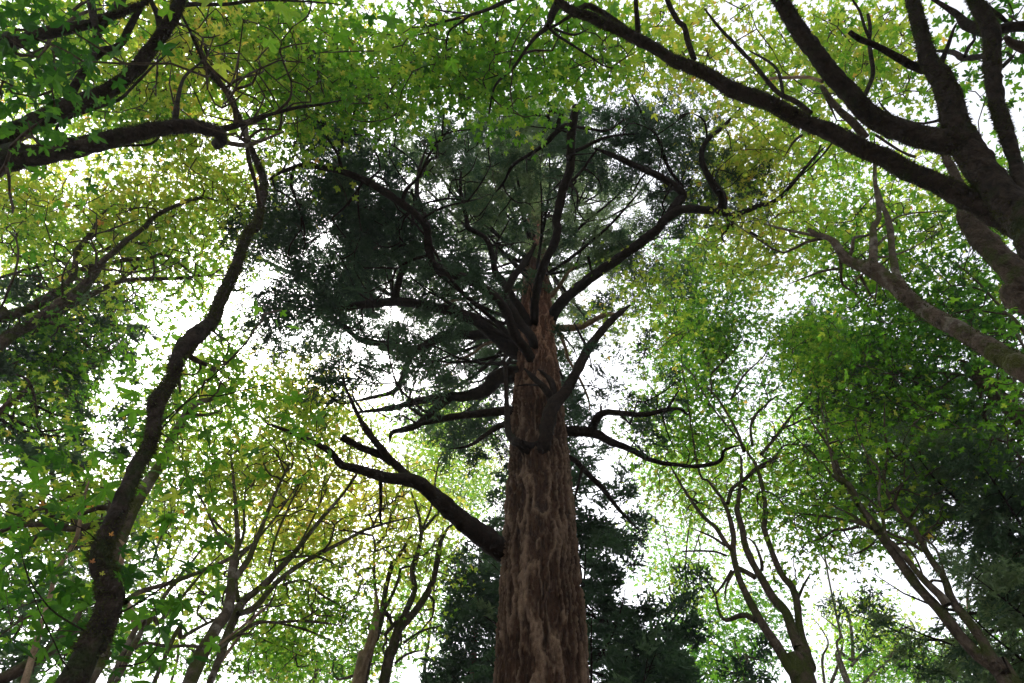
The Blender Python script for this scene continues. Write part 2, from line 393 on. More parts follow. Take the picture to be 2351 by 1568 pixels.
            P[n:n + m] = B; par[n] = b; par[n + 1:n + m] = np.arange(n, n + m - 1)
            seg = np.linalg.norm(np.diff(np.concatenate([P[b:b + 1], B]), axis=0), axis=1)
            cost[n:n + m] = cost[b] + np.cumsum(seg)
            D[n:n + m] = norm(np.diff(np.concatenate([P[b:b + 1], B]), axis=0))
            chains.append((b, n, m)); n += m
        load = np.zeros(n)
        for b, a, m in chains: load[a + m - 1] += 1
        for i in range(n - 1, -1, -1):
            if par[i] >= 0: load[par[i]] += load[i]
        R = minr * np.maximum(load, 1) ** k
        R[:len(s.nr)] = s.nr
        for b, a, m in chains:
            R[a:a + m] = np.minimum(R[a:a + m], max(0.8 * R[b], 0.9 * minr))
        n0 = len(s.pos)
        if keepnodes:
            for q_ in range(n0, n): s.nr.append(R[q_]); s.pos.append(P[q_]); s.par.append(-1); s.cost.append(0.0); s.dirn.append(D[q_])
        grp = {}; rootof = np.arange(n)
        for b, a, m in chains:
            g = rootof[b] if b < n0 else rootof[b]
            if b < n0: g = b
            rootof[a:a + m] = g; grp.setdefault(g, []).append((b, a, m))
        gs = sorted(grp.values(), key=lambda c: -len(c)); rest = MB()
        for gi, chs in enumerate(gs):
            mb = MB() if gi < 60 else rest
            for b, a, m in chs:
                ids = np.concatenate([[b], np.arange(a, a + m)])
                r = R[ids].copy(); r[0] = r[1] * 1.15; r[-1] *= 0.6
                Q, qr = P[ids], r
                if r[1] > 0.011 and len(Q) > 2: Q, qr = spline(Q, r, 0.13)
                mb.tube(Q, qr, K if r[1] < 0.025 else 8, 0.12 if r[1] > 0.02 else 0.0, 9, 3, cap=False)
            if gi < 60: mb.build('branch', s.tm, s.root)
        if rest.n:
            o = rest.build('twigs', s.tm, s.root); o['kind'] = 'stuff'
        return ends
    def finish_maple(s, part='crown', minr=0.0105, k=0.42, mat=None, hi=False, flat=0.5, maxtilt=0.55):
        if hasattr(s, 'mossmb'):
            o = s.mossmb.build('moss', M_MOSS, s.root, smooth=False); o['kind'] = 'stuff'; del s.mossmb
        if not getattr(s, 'clusters', None): return 0
        C = np.concatenate([c[0] for c in s.clusters]); size = np.concatenate([c[1] for c in s.clusters])
        nl = np.concatenate([c[2] for c in s.clusters]).astype(int); tt = np.concatenate([c[3] for c in s.clusters]); spd = np.concatenate([c[4] for c in s.clusters])
        s.clusters = []
        ends = s.grow_twigs(C, minr, k)
        rng = s.rng
        idx = np.repeat(np.arange(len(C)), nl); n = len(idx)
        off = rng.normal(0, 1, (n, 3)) * spd[idx, None] * np.array([1, 1, 0.55])
        pos = C[idx] + off - ends[idx] * (rng.rand(n, 1) * 0.3) * spd[idx, None] * 2
        sz = size[idx] * rng.uniform(0.45, 1.3, n)
        nrm = norm(np.stack([rng.normal(0, maxtilt, n), rng.normal(0, maxtilt, n), np.ones(n)], -1))
        out = norm(off * np.array([1, 1, 0]) + rng.normal(0, 0.25, (n, 3)) + np.array([0, 0, -0.15]))
        tip = norm(out - nrm * np.sum(out * nrm, 1, keepdims=True))
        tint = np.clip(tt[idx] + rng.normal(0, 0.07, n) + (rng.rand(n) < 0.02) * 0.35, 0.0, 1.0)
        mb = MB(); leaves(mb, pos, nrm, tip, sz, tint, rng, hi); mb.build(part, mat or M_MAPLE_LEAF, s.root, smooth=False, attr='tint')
        return n

# leaf outlines: (angle from tip axis in degrees, radius), five lobes, origin near the stalk
LO = [(-180, 0.06), (-140, 0.40), (-114, 0.26), (-84, 0.46), (-66, 0.56), (-38, 0.25), (-20, 0.52), (0, 0.70), (20, 0.52), (38, 0.25), (66, 0.56), (84, 0.46), (114, 0.26), (140, 0.40)]
HI = [(-180, 0.05), (-150, 0.30), (-136, 0.40), (-122, 0.32), (-112, 0.21), (-96, 0.38), (-84, 0.50), (-72, 0.64), (-66, 0.50), (-56, 0.46), (-40, 0.17),
      (-28, 0.36), (-20, 0.56), (-12, 0.55), (0, 0.76), (12, 0.55), (20, 0.56), (28, 0.36), (40, 0.17), (56, 0.46), (66, 0.50), (72, 0.64), (84, 0.50), (96, 0.38), (112, 0.21), (122, 0.32), (136, 0.40), (150, 0.30)]
def leaves(mb, pos, nrm, tip, sz, tint, rng, hi=False):
    O = np.array(HI if hi else LO); a = np.radians(O[:, 0]); r = O[:, 1]; k = len(O)
    side = np.cross(nrm, tip); n = len(pos)
    rr = r[None, :] * (1 + rng.normal(0, 0.07, (n, k)))
    x = rr * np.cos(a); y = rr * np.sin(a)
    z = -(0.1 + 0.75 * rng.rand(n))[:, None] * (rr ** 2) + 0.05 * np.abs(np.sin(a))[None, :]
    V = pos[:, None, :] + sz[:, None, None] * (x[..., None] * tip[:, None, :] + y[..., None] * side[:, None, :] + z[..., None] * nrm[:, None, :])
    V = np.concatenate([pos[:, None, :], V], 1)
    b = np.arange(n)[:, None] * (k + 1); j = np.arange(k)[None, :]
    F = np.stack([np.broadcast_to(b, (n, k)), b + 1 + j, b + 1 + (j + 1) % k], -1).reshape(-1, 3)
    mb.add(V.reshape(-1, 3), None, F, np.repeat(tint, k + 1))

def sprays(mb, P, D, U, size, tint, rng, nside=6, nn=7, nlen=0.115, nw=0.016, sag=0.25):
    """flat conifer sprays: an axis with side shoots, each feathered with needles"""
    n = len(P); S_ = norm(np.cross(U, D)); U = np.cross(D, S_)
    tris = []; tv = []
    for i in range(nside * 2 + 1):
        if i == nside * 2: s0 = np.zeros(n); ang = rng.normal(0, 0.08, n); ln = size * rng.uniform(0.9, 1.1, n)
        else:
            q = (i // 2 + rng.rand(n) * 0.7) / nside; sg = 1 if i % 2 else -1
            s0 = q * size * 0.9; ang = sg * rng.uniform(0.55, 1.1, n); ln = size * (0.6 * (1 - q) + 0.18) * rng.uniform(0.6, 1.25, n)
        dd = D * np.cos(ang)[:, None] + S_ * np.sin(ang)[:, None] + U * rng.normal(0, 0.18, n)[:, None]
        o = P + D * s0[:, None] - np.array([0, 0, 1.0]) * (sag * s0 ** 2 / size)[:, None]
        cc = norm(np.cross(dd, U))
        for j in range(nn):
            u = (j + rng.rand(n)) / nn
            b = o + dd * (u * ln)[:, None] - np.array([0, 0, 1.0]) * (sag * 0.6 * (u * ln) ** 2 / size)[:, None]
            sg = rng.choice([-1.0, 1.0], n)[:, None]
            L = nlen * rng.uniform(0.6, 1.3, n)[:, None]
            t = b + norm(dd * 0.8 + cc * sg * 0.8 + rng.normal(0, 0.25, (n, 3))) * L
            wv = norm(np.cross(t - b, rng.normal(0, 1, (n, 3)))) * (nw * rng.uniform(0.7, 1.4, n))[:, None]
            tris.append(np.stack([b - wv, b + wv, t], 1)); tv.append(tint)
    V = np.stack(tris, 0); m = V.shape[0]
    A = np.repeat(np.stack(tv, 0).reshape(-1), 3)
    mb.add(V.reshape(-1, 3), None, np.arange(m * n * 3).reshape(-1, 3), A)

# ------------------------------------------------------------------ conifers
def fir_trunk(tr, ctrl, axis, seed, hres=0.028, K=280, z1=20.0, mat=None, furrow=0.045, part='trunk'):
    """ctrl: (height, radius); axis(h) -> x, y.  Deep vertical plates and furrows in the mesh."""
    h = np.concatenate([np.arange(-0.3, z1, hres), np.arange(z1, ctrl[-1][0], hres * 5)]) if z1 < ctrl[-1][0] else np.arange(-0.3, ctrl[-1][0], hres)
    hh = np.array([c[0] for c in ctrl]); rr = np.interp(h, hh, [c[1] for c in ctrl])
    for _ in range(3):
        k = max(3, int(0.5 / hres)); pad = np.pad(rr, k, mode='edge'); rr = np.convolve(pad, np.ones(2 * k + 1) / (2 * k + 1), 'same')[k:-k]
    a = np.arange(K) / K * 2 * math.pi
    ca, sa = np.cos(a)[None, :], np.sin(a)[None, :]
    R = rr[:, None]
    Z = np.broadcast_to(h[:, None], (len(h), K))
    wz = np.stack([ca * R, sa * R, Z * 0.9], -1)
    w1 = vnoise(wz, 2.2, seed + 1) * 0.06 + vnoise(wz, 7, seed + 2) * 0.03
    ang = a[None, :] + w1 / np.maximum(R, 0.15)
    cx_, sy_ = np.cos(ang) * R, np.sin(ang) * R
    n1 = np.abs(vnoise(np.stack([cx_, sy_, Z * 0.09], -1), 11.5, seed + 3))
    n2 = np.abs(vnoise(np.stack([cx_, sy_, Z * 0.13], -1), 21.0, seed + 4))
    n3 = vnoise(np.stack([ca * R, sa * R, Z * 0.5], -1), 45.0, seed + 5)
    brk = vnoise(np.stack([cx_, sy_, Z * 0.4], -1), 13.0, seed + 7)
    big = vnoise(np.stack([ca * R, sa * R, Z * 0.5], -1), 1.6, seed + 6)
    ridge = np.clip(1 - n1 / 0.34, 0, 1)
    r2 = np.clip(1 - n2 / 0.30, 0, 1)
    amt = furrow * np.clip(R / 0.5, 0.15, 1.15)
    d = amt * (1.9 * np.maximum(ridge, 0.6 * r2) - 0.9 + 0.4 * n3 + 0.2 * brk)
    rad = R + d + 0.05 * R * big
    ax = np.array([axis(z) for z in h])
    V = np.stack([ax[:, 0:1] + ca * rad, ax[:, 1:2] + sa * rad, Z], -1)
    n = len(h); i = np.arange(n - 1)[:, None] * K; j = np.arange(K)[None, :]; jn = (j + 1) % K
    F = np.stack([i + j, i + jn, i + K + jn, i + K + j], -1).reshape(-1, 4)
    pl = np.clip(0.4 + d / furrow * 0.45 + 0.15 * n3, 0, 1)
    mb = MB(); mb.add(V.reshape(-1, 3), F, None, pl.reshape(-1))
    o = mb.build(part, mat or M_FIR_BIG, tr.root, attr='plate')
    return o, (lambda z: np.interp(z, h, rr))

def fir_crown(tr, C, D, size, tint, part='crown', **kw):
    rng = tr.rng
    U = norm(np.array([0, 0, 1.0]) + rng.normal(0, 0.35, (len(C), 3)))
    mb = MB(); sprays(mb, C, norm(D), U, size, tint, rng, **kw)
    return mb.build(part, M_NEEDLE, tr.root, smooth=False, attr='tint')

def auto_fir(tr, axis, rf, h0, h1, dz, lenf, nb, rise, sp_per_m, ssize, seed, inner=0.35, tint=0.5, skip=None, bmat=None, spray=None, side=True, az=None, part_limit=100):
    """whorls of branches with side shoots carrying sprays"""
    rng = np.random.RandomState(seed); mb = MB(); P = []; D = []; SZ = []
    h = h0; cnt = 0; parts = 0
    while h < h1:
        k = int(round(nb * rng.uniform(0.7, 1.3)))
        for _ in range(k):
            th = rng.rand() * 2 * math.pi if az is None else rng.uniform(*az)
            L = lenf(h) * rng.uniform(0.6, 1.15)
            z = h + rng.uniform(0, dz)
            a = axis(z); dirv = np.array([math.cos(th), math.sin(th), 0])
            m = max(5, int(L / 0.35)); q = np.linspace(0, 1, m)
            zz = z + L * (rise * q - 0.28 * np.sin(q * math.pi) * 0.6 + 0.12 * q ** 3)
            C = np.stack([a[0] + dirv[0] * L * q, a[1] + dirv[1] * L * q, zz], -1)
            lat = np.array([-dirv[1], dirv[0], 0])
            C += lat * (vnoise(C, 0.8, seed + cnt) * 0.25 * q * L * 0.3)[:, None] + np.array([0, 0, 1]) * (vnoise(C, 1.5, seed + cnt + 5) * 0.12 * q)[:, None]
            cnt += 1
            if skip is not None:
                X, Y, zc = proj(C[len(C) * 2 // 3][None])
                if skip(X[0], Y[0], z): continue
            r0 = 0.012 + 0.0095 * L
            one = MB(); one.tube(C, r0 * (1 - q) ** 0.8 + 0.005, 6, cap=False)
            T = norm(np.gradient(C, axis=0))
            ns = max(3, int(L * sp_per_m * (1 - inner)))
            for i in range(ns):
                u = inner + (1 - inner) * (i + rng.rand()) / ns
                f = u * (m - 1); i0 = int(min(f, m - 2)); p = C[i0] + (C[i0 + 1] - C[i0]) * (f - i0); t = T[i0]
                sl = L * 0.32 * (1.05 - u) * rng.uniform(0.4, 1.2) + 0.15
                sg = rng.choice([-1, 1]); ang = rng.uniform(0.6, 1.15)
                dd = norm(t * math.cos(ang) + lat * sg * math.sin(ang) + np.array([0, 0, -0.25 + 0.2 * rng.normal()]))
                if side:
                    one.tube(np.stack([p, p + dd * sl * 0.5 + [0, 0, 0.02], p + dd * sl - [0, 0, 0.08 * sl]]), [0.009, 0.006, 0.003], 3, cap=False)
                ks = max(1, int(sl / 0.28))
                for g in range(ks):
                    e = p + dd * sl * (g + 0.6) / ks
                    P.append(e); D.append(dd + rng.normal(0, 0.3, 3) + np.array([0, 0, -0.2])); SZ.append(ssize * rng.uniform(0.7, 1.25))
            P.append(C[-1]); D.append(T[-1]); SZ.append(ssize)
            if parts < part_limit:
                one.build('branch', bmat or M_FIR_BR, tr.root); parts += 1
            else:
                for v_, in zip(one.V): pass
                off = 0
                mb.V += one.V; mb.A += one.A; mb.F4 += [f + mb.n for f in one.F4]; mb.F3 += [f + mb.n for f in one.F3]; mb.n += one.n
        h += dz
    if mb.n:
        o = mb.build('branches', bmat or M_FIR_BR, tr.root); o['kind'] = 'stuff'
    P = np.array(P); D = np.array(D); SZ = np.array(SZ)
    if len(P):
        X, Y, zc = proj(P)
        kp = gap_keep(X, Y, tr.rng, 0.3, 0.8)
        P, D, SZ = P[kp], D[kp], SZ[kp]
    return P, D, SZ

# ---- the great fir
fir = Tree('fir_tree', 'huge old fir with furrowed red brown trunk and crooked dark branches in the centre', 'tree', (0.22, 8.0, 0), 11, bark_mat=M_FIR_BR)
fax = lambda z: (0.22 + 0.026 * z, 8.0)
ctrl = [(-0.3, 0.85), (0, .80), (1, .68), (2, .63), (4.5, .585), (6.0, .59), (6.9, .60), (7.6, .58), (8.2, .585), (9.0, .545), (10.8, .54), (12.5, .52), (13.6, .46), (14.2, .43), (15.5, .43), (17.5, .37), (22, .27), (30, .15), (41, .02)]
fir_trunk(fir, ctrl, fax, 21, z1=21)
fr = lambda z: np.interp(z, [c[0] for c in ctrl], [c[1] for c in ctrl])
def hfir(y):
    d = ray(CX + 50, float(y)); return 8.0 * d[2] / d[1]
fir.ws = 1.12
def fbr(st, dh, part='branch', root=True, h0=None, front=False, **kw):
    A = parse(st)
    if h0 is None: h0 = hfir(A[0, 1]) * (7.38 / 8.0 if front else 1)
    pre = prer = None
    if root:
        z = h0 + CAM[2]; a = fax(z)
        P0, t0 = at(A[0:1, 0], A[0:1, 1], 'h', h0)
        pre = [[a[0] + (P0[0][0] - a[0]) * 0.3, a[1] + (P0[0][1] - a[1]) * 0.3, z - 0.05]]; prer = [A[0, 2] * t0[0] / FL / 2 * 1.1]
    return fir.trace(st, 'h', h0, h0 + dh, part, pre=pre, prer=prer, K=14, step=0.07, lump=0.13, ls=7, rough=0.07, **kw)
fbr("11:1190,850,95 1050,740,80 930,640,75 800,590,70 600,540,62 400,510,55 150,530,50 0,550,45 10:2240,555,45", 0.4)
fbr("10:2320,525,34 2200,440,30 2100,350,28 1950,290,24 1830,230,22 1700,170,16 1560,120,8", 0.8, root=False, h0=hfir(706) + .4)
fbr("11:370,490,50 400,350,40 470,170,32 490,0,28 01:500,1400,18 560,1300,8", 2.0, root=False, h0=hfir(806) + 0.3)
fbr("11:1280,850,62 1200,750,62 1150,620,60 1110,540,60 1020,450,62 880,360,62 740,310,60 640,260,55 600,150,50 590,0,50 01:520,1480,48 400,1390,48 200,1260,45 0,1180,40 00:2200,1150,34 2100,1130,30 1900,1200,20 1860,1240,12", 1.2, front=True)
fbr("01:590,1560,50 560,1450,40 520,1330,30 540,1150,20 590,1010,8", 2.0, root=False, h0=hfir(806) + 0.6)
fbr("11:1310,760,58 1240,670,55 1180,580,55 1130,480,50 1180,350,44 1270,230,40 1340,110,14", 1.6, front=True)
fbr("11:1250,600,58 1180,480,50 1110,370,45 1060,300,40 1030,150,36 980,60,32 870,0,30 01:860,1500,28 820,1300,20 830,1150,8", 1.8, front=True)
fbr("11:1330,600,52 1340,450,52 1390,270,52 1460,120,54 1490,0,52 01:1480,1520,52 1520,1330,54 1575,1150,54 1580,950,56 1590,860,60 1610,740,44 1600,722,34", 1.3, front=True, label='tall dark branch with a broken forked end')
fbr("01:1600,820,34 1630,740,26 1670,655,6", 0.1, root=False, h0=hfir(720) + .8)
fbr("01:1570,860,36 1500,890,34 1400,990,30 1300,1060,22 1180,1140,20 1120,1250,14 1040,1350,8", 0.6, root=False, h0=hfir(720) + .7)
fbr("01:1490,910,30 1495,840,28 1515,775,30 1450,765,34 1420,800,26 1430,850,22 1400,915,10", 0.1, root=False, h0=hfir(720) + .8)
fbr("01:1440,795,24 1470,740,22 1515,675,6", 0.1, root=False, h0=hfir(720) + .8)
fbr("01:1430,800,20 1340,790,14 1210,730,5", 0.1, root=False, h0=hfir(720) + .8)
fbr("01:1600,870,20 1700,885,20 1820,900,16 1900,860,12 1945,820,5", 0.3, root=False, h0=hfir(720) + .7)
fbr("01:1585,1050,26 1680,1010,24 1780,960,20 1900,930,14 2050,920,6", 0.3, root=False, h0=hfir(720) + .5)
fbr("01:1560,1270,24 1650,1180,18 1720,1080,14 1800,980,6", 0.5, root=False, h0=hfir(720) + .4)
fbr("11:1430,650,72 1500,530,70 1620,420,65 1750,320,62 1900,220,60 2050,110,60 2190,0,56 01:2210,1530,58 2320,1450,58 02:100,1440,50 260,1460,46 350,1480,36 500,1425,32 640,1380,28 750,1270,24 900,1090,18 980,1010,8", 0.5)
fbr("02:275,1440,60 270,1350,56 220,1280,48 150,1160,38 130,1050,34 180,950,30 270,880,24 400,740,8", 0.8, root=False, h0=hfir(740) + .4)
fbr("01:2260,1480,60 2310,1400,62 2349,1330,50 2200,1220,44 2000,1130,40 1870,1070,30 1740,1020,10", 0.8, root=False, h0=hfir(740) + .4)
fbr("02:310,1480,22 312,1568,18 12:270,60,14 290,105,6", 0.0, root=False, h0=hfir(740) + .5)
fbr("02:350,1480,20 12:350,0,20 480,40,18 600,130,16 625,170,8", 0.2, root=False, h0=hfir(740) + .5)
fbr("01:2349,1290,26 2250,1150,22 2180,960,20 2080,800,18 1960,570,6", 1.0, root=False, h0=hfir(740) + 1.2)
fbr("11:1400,1480,86 1420,1350,96 1460,1220,84 1540,1130,70 1620,990,60 1690,850,56 1800,700,46 1900,600,38 1990,530,8", 3.2, front=True, label='thick dead branch reaching up and right, snapped at its tip')
fbr("11:1460,1230,60 1420,1130,46 1340,1050,38 1260,970,14", 0.7, root=False, h0=9.75)
fbr("11:1465,1230,56 1455,1080,42 1400,1010,24 1355,975,8", 0.8, root=False, h0=9.75)
fbr("11:1700,840,22 1640,730,16 1595,640,6", 0.6, root=False, h0=11.2)
fbr("11:1360,1085,16 1280,1080,14 1200,1090,5", 0.1, root=False, h0=10.1)
fbr("11:1160,1010,110 1060,1040,100 990,1120,84 850,1160,66 740,1160,56 550,1190,44 350,1240,34 120,1270,16", 0.2)
fbr("11:740,1170,58 620,1270,48 520,1360,42 430,1390,38 350,1410,26 330,1480,8", 0.1, root=False, h0=hfir(910) + .1)
fbr("11:1140,1260,60 950,1280,50 780,1300,46 600,1340,30 480,1365,10", 0.2)
fbr("11:1230,1490,50 1190,1470,54 1150,1400,46 1140,1250,32 1130,1000,26 1120,870,8", 2.3, front=True)
fbr("11:1240,1480,40 1300,1500,44 1380,1480,54 1420,1420,60", 0.4, root=False, h0=hfir(1016) * 7.3 / 8)
fbr("11:1180,1340,44 1070,1375,32 980,1435,26 880,1500,18 740,1525,6", 0.1)
fbr("11:1210,760,62 1050,730,68 900,740,58 740,730,56 620,790,56 490,840,48 300,800,42 150,780,34 0,670,28 10:2200,560,16", 0.3)
fbr("11:490,850,42 440,970,36 370,1120,32 200,1170,24 60,1200,8", 0.0, root=False, h0=hfir(775) + .2)
fbr("11:370,1110,18 350,1200,5", 0.0, root=False, h0=hfir(775))
fbr("11:1510,1400,70 1720,1410,62 1850,1470,48 2000,1530,38 21:2100,20,32 2200,50,28 2349,70,24 22:100,75,24 220,55,24 270,20,22 12:290,1530,18 420,1490,8", 0.2)
fbr("11:1720,1400,60 1760,1310,52 1820,1270,40 1950,1280,34 2100,1285,32 2250,1250,26 2340,1250,18 12:30,1285,14 50,1270,6", 0.3, root=False, h0=hfir(990) + .05)
fbr("11:2245,1245,20 2290,1170,16 2330,1110,5", 0.2, root=False, h0=hfir(990) + .2)
fbr("11:1785,1290,20 1788,1225,12", 0.1, root=False, h0=hfir(990) + .1)
fbr("21:1090,640,150 1000,570,140 900,500,125 800,420,115 700,330,108 570,220,90 480,170,82 300,150,66 100,90,55 0,65,46 10:2270,1540,40 2100,1450,30 1980,1400,26 1830,1345,8", 0.2, label='long low bare branch sweeping up to the left')
fbr("21:500,180,60 400,90,52 320,10,46 11:180,1400,40 120,1300,26 30,1100,16 10,980,5", 0.8, root=False, h0=hfir(1252) + .15)
fbr("21:270,180,26 272,300,20 268,420,16 278,490,4", -0.3, root=False, h0=hfir(1252) + .15)
fbr("11:0,1440,44 130,1510,44 270,1565,48 21:350,50,50", -0.1, root=False, h0=hfir(1252) + .5)
fbr("11:1460,690,44 1560,690,42 1650,680,40 1750,630,34 1830,600,28 1950,600,10", -0.3, mat=M_DEAD)
fbr("11:1480,700,30 1540,820,22 1560,900,20 1630,1020,16 1700,1180,14 1705,1280,4", -1.2, mat=M_DEAD)
fbr("21:1500,0,36 1600,30,34 1700,130,34 1800,230,30 1900,360,24 2050,520,8", 0.2)
fbr("21:1660,80,20 1630,200,16 1600,320,12", -.5, root=False, h0=hfir(1060))
fbr("11:1240,420,22 1120,450,22 950,480,22 780,500,18 680,530,8", -0.2, mat=M_DEAD)
fbr("11:1250,720,20 1000,800,18 880,880,16 700,950,12 560,990,5", -0.3, mat=M_DEAD)
fbr("11:1440,470,40 1500,400,24 1560,310,18 1640,240,8", 0.3, mat=M_DEAD)
fbr("11:1700,200,18 1710,250,16 1720,300,14", 0.0, root=False, h0=hfir(740))
fbr("11:780,650,16 740,710,20", 0.0, root=False, h0=hfir(760))
fbr("11:260,0,20 330,250,20 350,450,26 11:350,470,30", 1.0, root=False, h0=hfir(700)+1)
fbr("11:0,240,30 100,330,26 200,380,26 330,460,26", -1.0, root=False, h0=hfir(690)+1)
fbr("11:0,40,40 200,100,40 420,130,40 590,120,40", 0.2, root=False, h0=hfir(690)+.6)
fbr("11:0,150,24 150,170,26 300,190,30 480,170,24", 0.2, root=False, h0=hfir(690)+1.0)
# living upper crown, whorl by whorl
def fskip(x, y, z): return (x > 1380 and y > 640) or (x > 1640) or (z < 16 and (y > 900 or x > 1760 or x < 520)) or (z < 18.0 and y < 640 and 1000 < x < 1560)
FP, FD, FS = auto_fir(fir, fax, fr, 12.6, 39, 0.72, lambda z: np.interp(z, [12, 16, 20, 26, 34, 40], [4.6, 5.2, 4.6, 3.4, 1.7, .5]), 6.2, 0.10, 4.4, 0.46, 31, inner=0.38, skip=fskip, part_limit=48)
# sprays hanging on the traced branches
def fir_region(tr, x, y, rx, ry, mode, v0, v1, n, size=0.5, dark=0.4):
    n = int(n * 2.0); rng = tr.rng; a = rng.rand(n) * 2 * math.pi; r = np.sqrt(rng.rand(n)) * (1 + 0.12 * rng.normal(0, 1, n))
    X = x + rx * r * np.cos(a); Y = y + ry * r * np.sin(a)
    P, t = at(X, Y, mode, v0 + (v1 - v0) * rng.rand(n))
    k = gap_keep(X, Y, rng, 0.12, 0.95) & (vnoise(P, 0.8, tr.seed) + 0.5 * vnoise(P, 2.2, tr.seed + 2) > 0.05)
    return P[k], size * rng.uniform(.7, 1.3, k.sum())
def add_sprays(tr, regs, part='crown', extra=None, tint=0.45, minr=0.005, tk=0.42, **kw):
    C = np.concatenate([r[0] for r in regs]); Z = np.concatenate([r[1] for r in regs])
    e = tr.grow_twigs(C, minr, tk, reach=0.1, droop=0.2, K=3)
    D = norm(e + tr.rng.normal(0, .35, e.shape) + np.array([0, 0, -0.3]))
    if extra is not None: C = np.concatenate([C, extra[0]]); D = np.concatenate([D, norm(extra[1])]); Z = np.concatenate([Z, extra[2]])
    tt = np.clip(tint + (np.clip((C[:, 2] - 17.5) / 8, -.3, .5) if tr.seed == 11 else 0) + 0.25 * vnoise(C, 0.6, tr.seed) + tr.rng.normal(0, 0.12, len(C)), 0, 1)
    return fir_crown(tr, C, D, Z, tt, part, **kw)
kp = (vnoise(FP, 0.9, 7) + 0.6 * vnoise(FP, 2.2, 8) > -0.12) | (FP[:, 2] > 24); FP, FD, FS = FP[kp], FD[kp], FS[kp]
# crooked bare wood between the traced limbs
def bare(tr, specs, minr, k=0.42):
    C = []
    for (x, y, rx, ry, h0, h1, n) in specs:
        a = tr.rng.rand(n) * 2 * math.pi; q = np.sqrt(tr.rng.rand(n)); P, t = at(x + rx * q * np.cos(a), y + ry * q * np.sin(a), 'h', h0 + (h1 - h0) * tr.rng.rand(n)); C.append(P)
    C = np.concatenate(C); tm = tr.tm; tr.tm = M_FIR_BR; jit = tr.__dict__.get('jit', 0.028); tr.jit = 0.055; tr.grow_twigs(C, minr, k, reach=0.25, droop=0.1, K=6, keepnodes=True); tr.jit = jit; tr.tm = tm
bare(fir, [(900, 400, 250, 190, 12.5, 15, 100), (1180, 400, 200, 180, 14.5, 16, 60), (1480, 400, 230, 170, 14, 16.5, 80), (760, 640, 160, 130, 11.8, 13.5, 55), (900, 860, 200, 110, 10.3, 12.5, 60), (1450, 950, 150, 120, 9, 11.5, 20), (1120, 640, 160, 90, 14, 16, 40)], 0.0135)
regs = [fir_region(fir, 880, 380, 230, 190, 'h', 14.2, 17.5, 440), fir_region(fir, 1150, 420, 260, 200, 'h', 16.6, 19.5, 560),
        fir_region(fir, 760, 560, 170, 160, 'h', 13.3, 16, 240), fir_region(fir, 950, 700, 280, 150, 'h', 15, 19, 420), fir_region(fir, 1080, 850, 120, 90, 'h', 13, 17, 110), fir_region(fir, 1090, 1000, 60, 60, 'h', 11, 14, 50), fir_region(fir, 1500, 420, 250, 200, 'h', 15.5, 18, 420),
        fir_region(fir, 700, 700, 130, 110, 'h', 11.5, 13.5, 130), fir_region(fir, 1420, 880, 130, 150, 'h', 9.5, 12, 70),
        fir_region(fir, 860, 860, 140, 70, 'h', 10.5, 12.5, 110), fir_region(fir, 1745, 610, 50, 45, 'h', 14.3, 15, 45), fir_region(fir, 620, 560, 80, 90, 'h', 12.5, 14, 60),
        fir_region(fir, 1000, 600, 240, 130, 'h', 15.5, 18, 420), fir_region(fir, 1400, 600, 190, 110, 'h', 16, 18.5, 260), fir_region(fir, 900, 760, 200, 90, 'h', 13, 15, 200), fir_region(fir, 850, 260, 160, 70, 'h', 14, 16, 140)]
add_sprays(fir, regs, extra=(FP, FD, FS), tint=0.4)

# ---- background firs
def back_fir(label, x, D, h0, hN, Lmax, seed, dens=3.0, size=0.55, r0=0.3, tint=0.3, nb=5, dz=0.8, lean=(0, 0), group='conifers standing behind', kind='fir_tree', mat=None, yb=1568, regs=None, az=None, inner=0.2, top=0.4, rise=-0.05, **kw):
    P, t = at(np.array(float(x)), np.array(float(yb)), 'D', D)
    T = Tree(kind, label, 'tree', (P[0], P[1], 0), seed, group, bark_mat=mat or M_FIR)
    axis = lambda z: (P[0] + lean[0] * z, P[1] + lean[1] * z)
    h = np.linspace(-0.3, hN, 40); C = np.stack([[*axis(z), z] for z in h]); R = r0 * np.clip(1 - h / hN, 0.02, 1) ** 0.8 * (1 + 0.35 * np.exp(-np.clip(h, 0, 9) / 0.6))
    T.limb(C, R, 'trunk', K=32, step=0.15, lump=0.06, ls=6, rough=0.08)
    e = auto_fir(T, axis, None, h0, hN * 0.97, dz, lambda z: Lmax * np.interp((z - h0) / (hN - h0), [0, .3, 1], [1, .9, 0.06]), nb, rise, dens, size, seed + 1, inner=inner, part_limit=30, az=az)
    if regs:
        rr = [fir_region(T, *g) for g in regs]
        add_sprays(T, rr, extra=e, tint=tint, **kw)
    else:
        tt = np.clip(tint + T.rng.normal(0, 0.15, len(e[0])), 0, 1); fir_crown(T, e[0], e[1], e[2], tt, **kw)
    return T
NB = dict(nside=6, nn=7, nlen=0.13, nw=0.026)
back_fir('slim conifer with pale brown trunk just behind the right edge of the huge fir', 1342, 12.5, 3.5, 19.5, 3.3, 41, dens=6.0, size=0.6, r0=0.17, tint=0.25, lean=(-0.004, 0), mat=M_FIR, nb=5, dz=0.7, **NB)
back_fir('dark bushy cedar low to the right of the huge fir', 1480, 16.0, 2.0, 12.0, 3.4, 42, dens=8.0, size=0.75, r0=0.25, tint=0.12, kind='cedar_tree', nb=7, dz=0.5, rise=-0.12, inner=0.1, **NB)
back_fir('dark drooping cedar low to the left of the huge fir', 1085, 14.5, 2.0, 14.5, 1.7, 43, dens=8.0, size=0.7, r0=0.22, tint=0.15, kind='cedar_tree', nb=6, dz=0.5, rise=-0.25, inner=0.1, **NB)
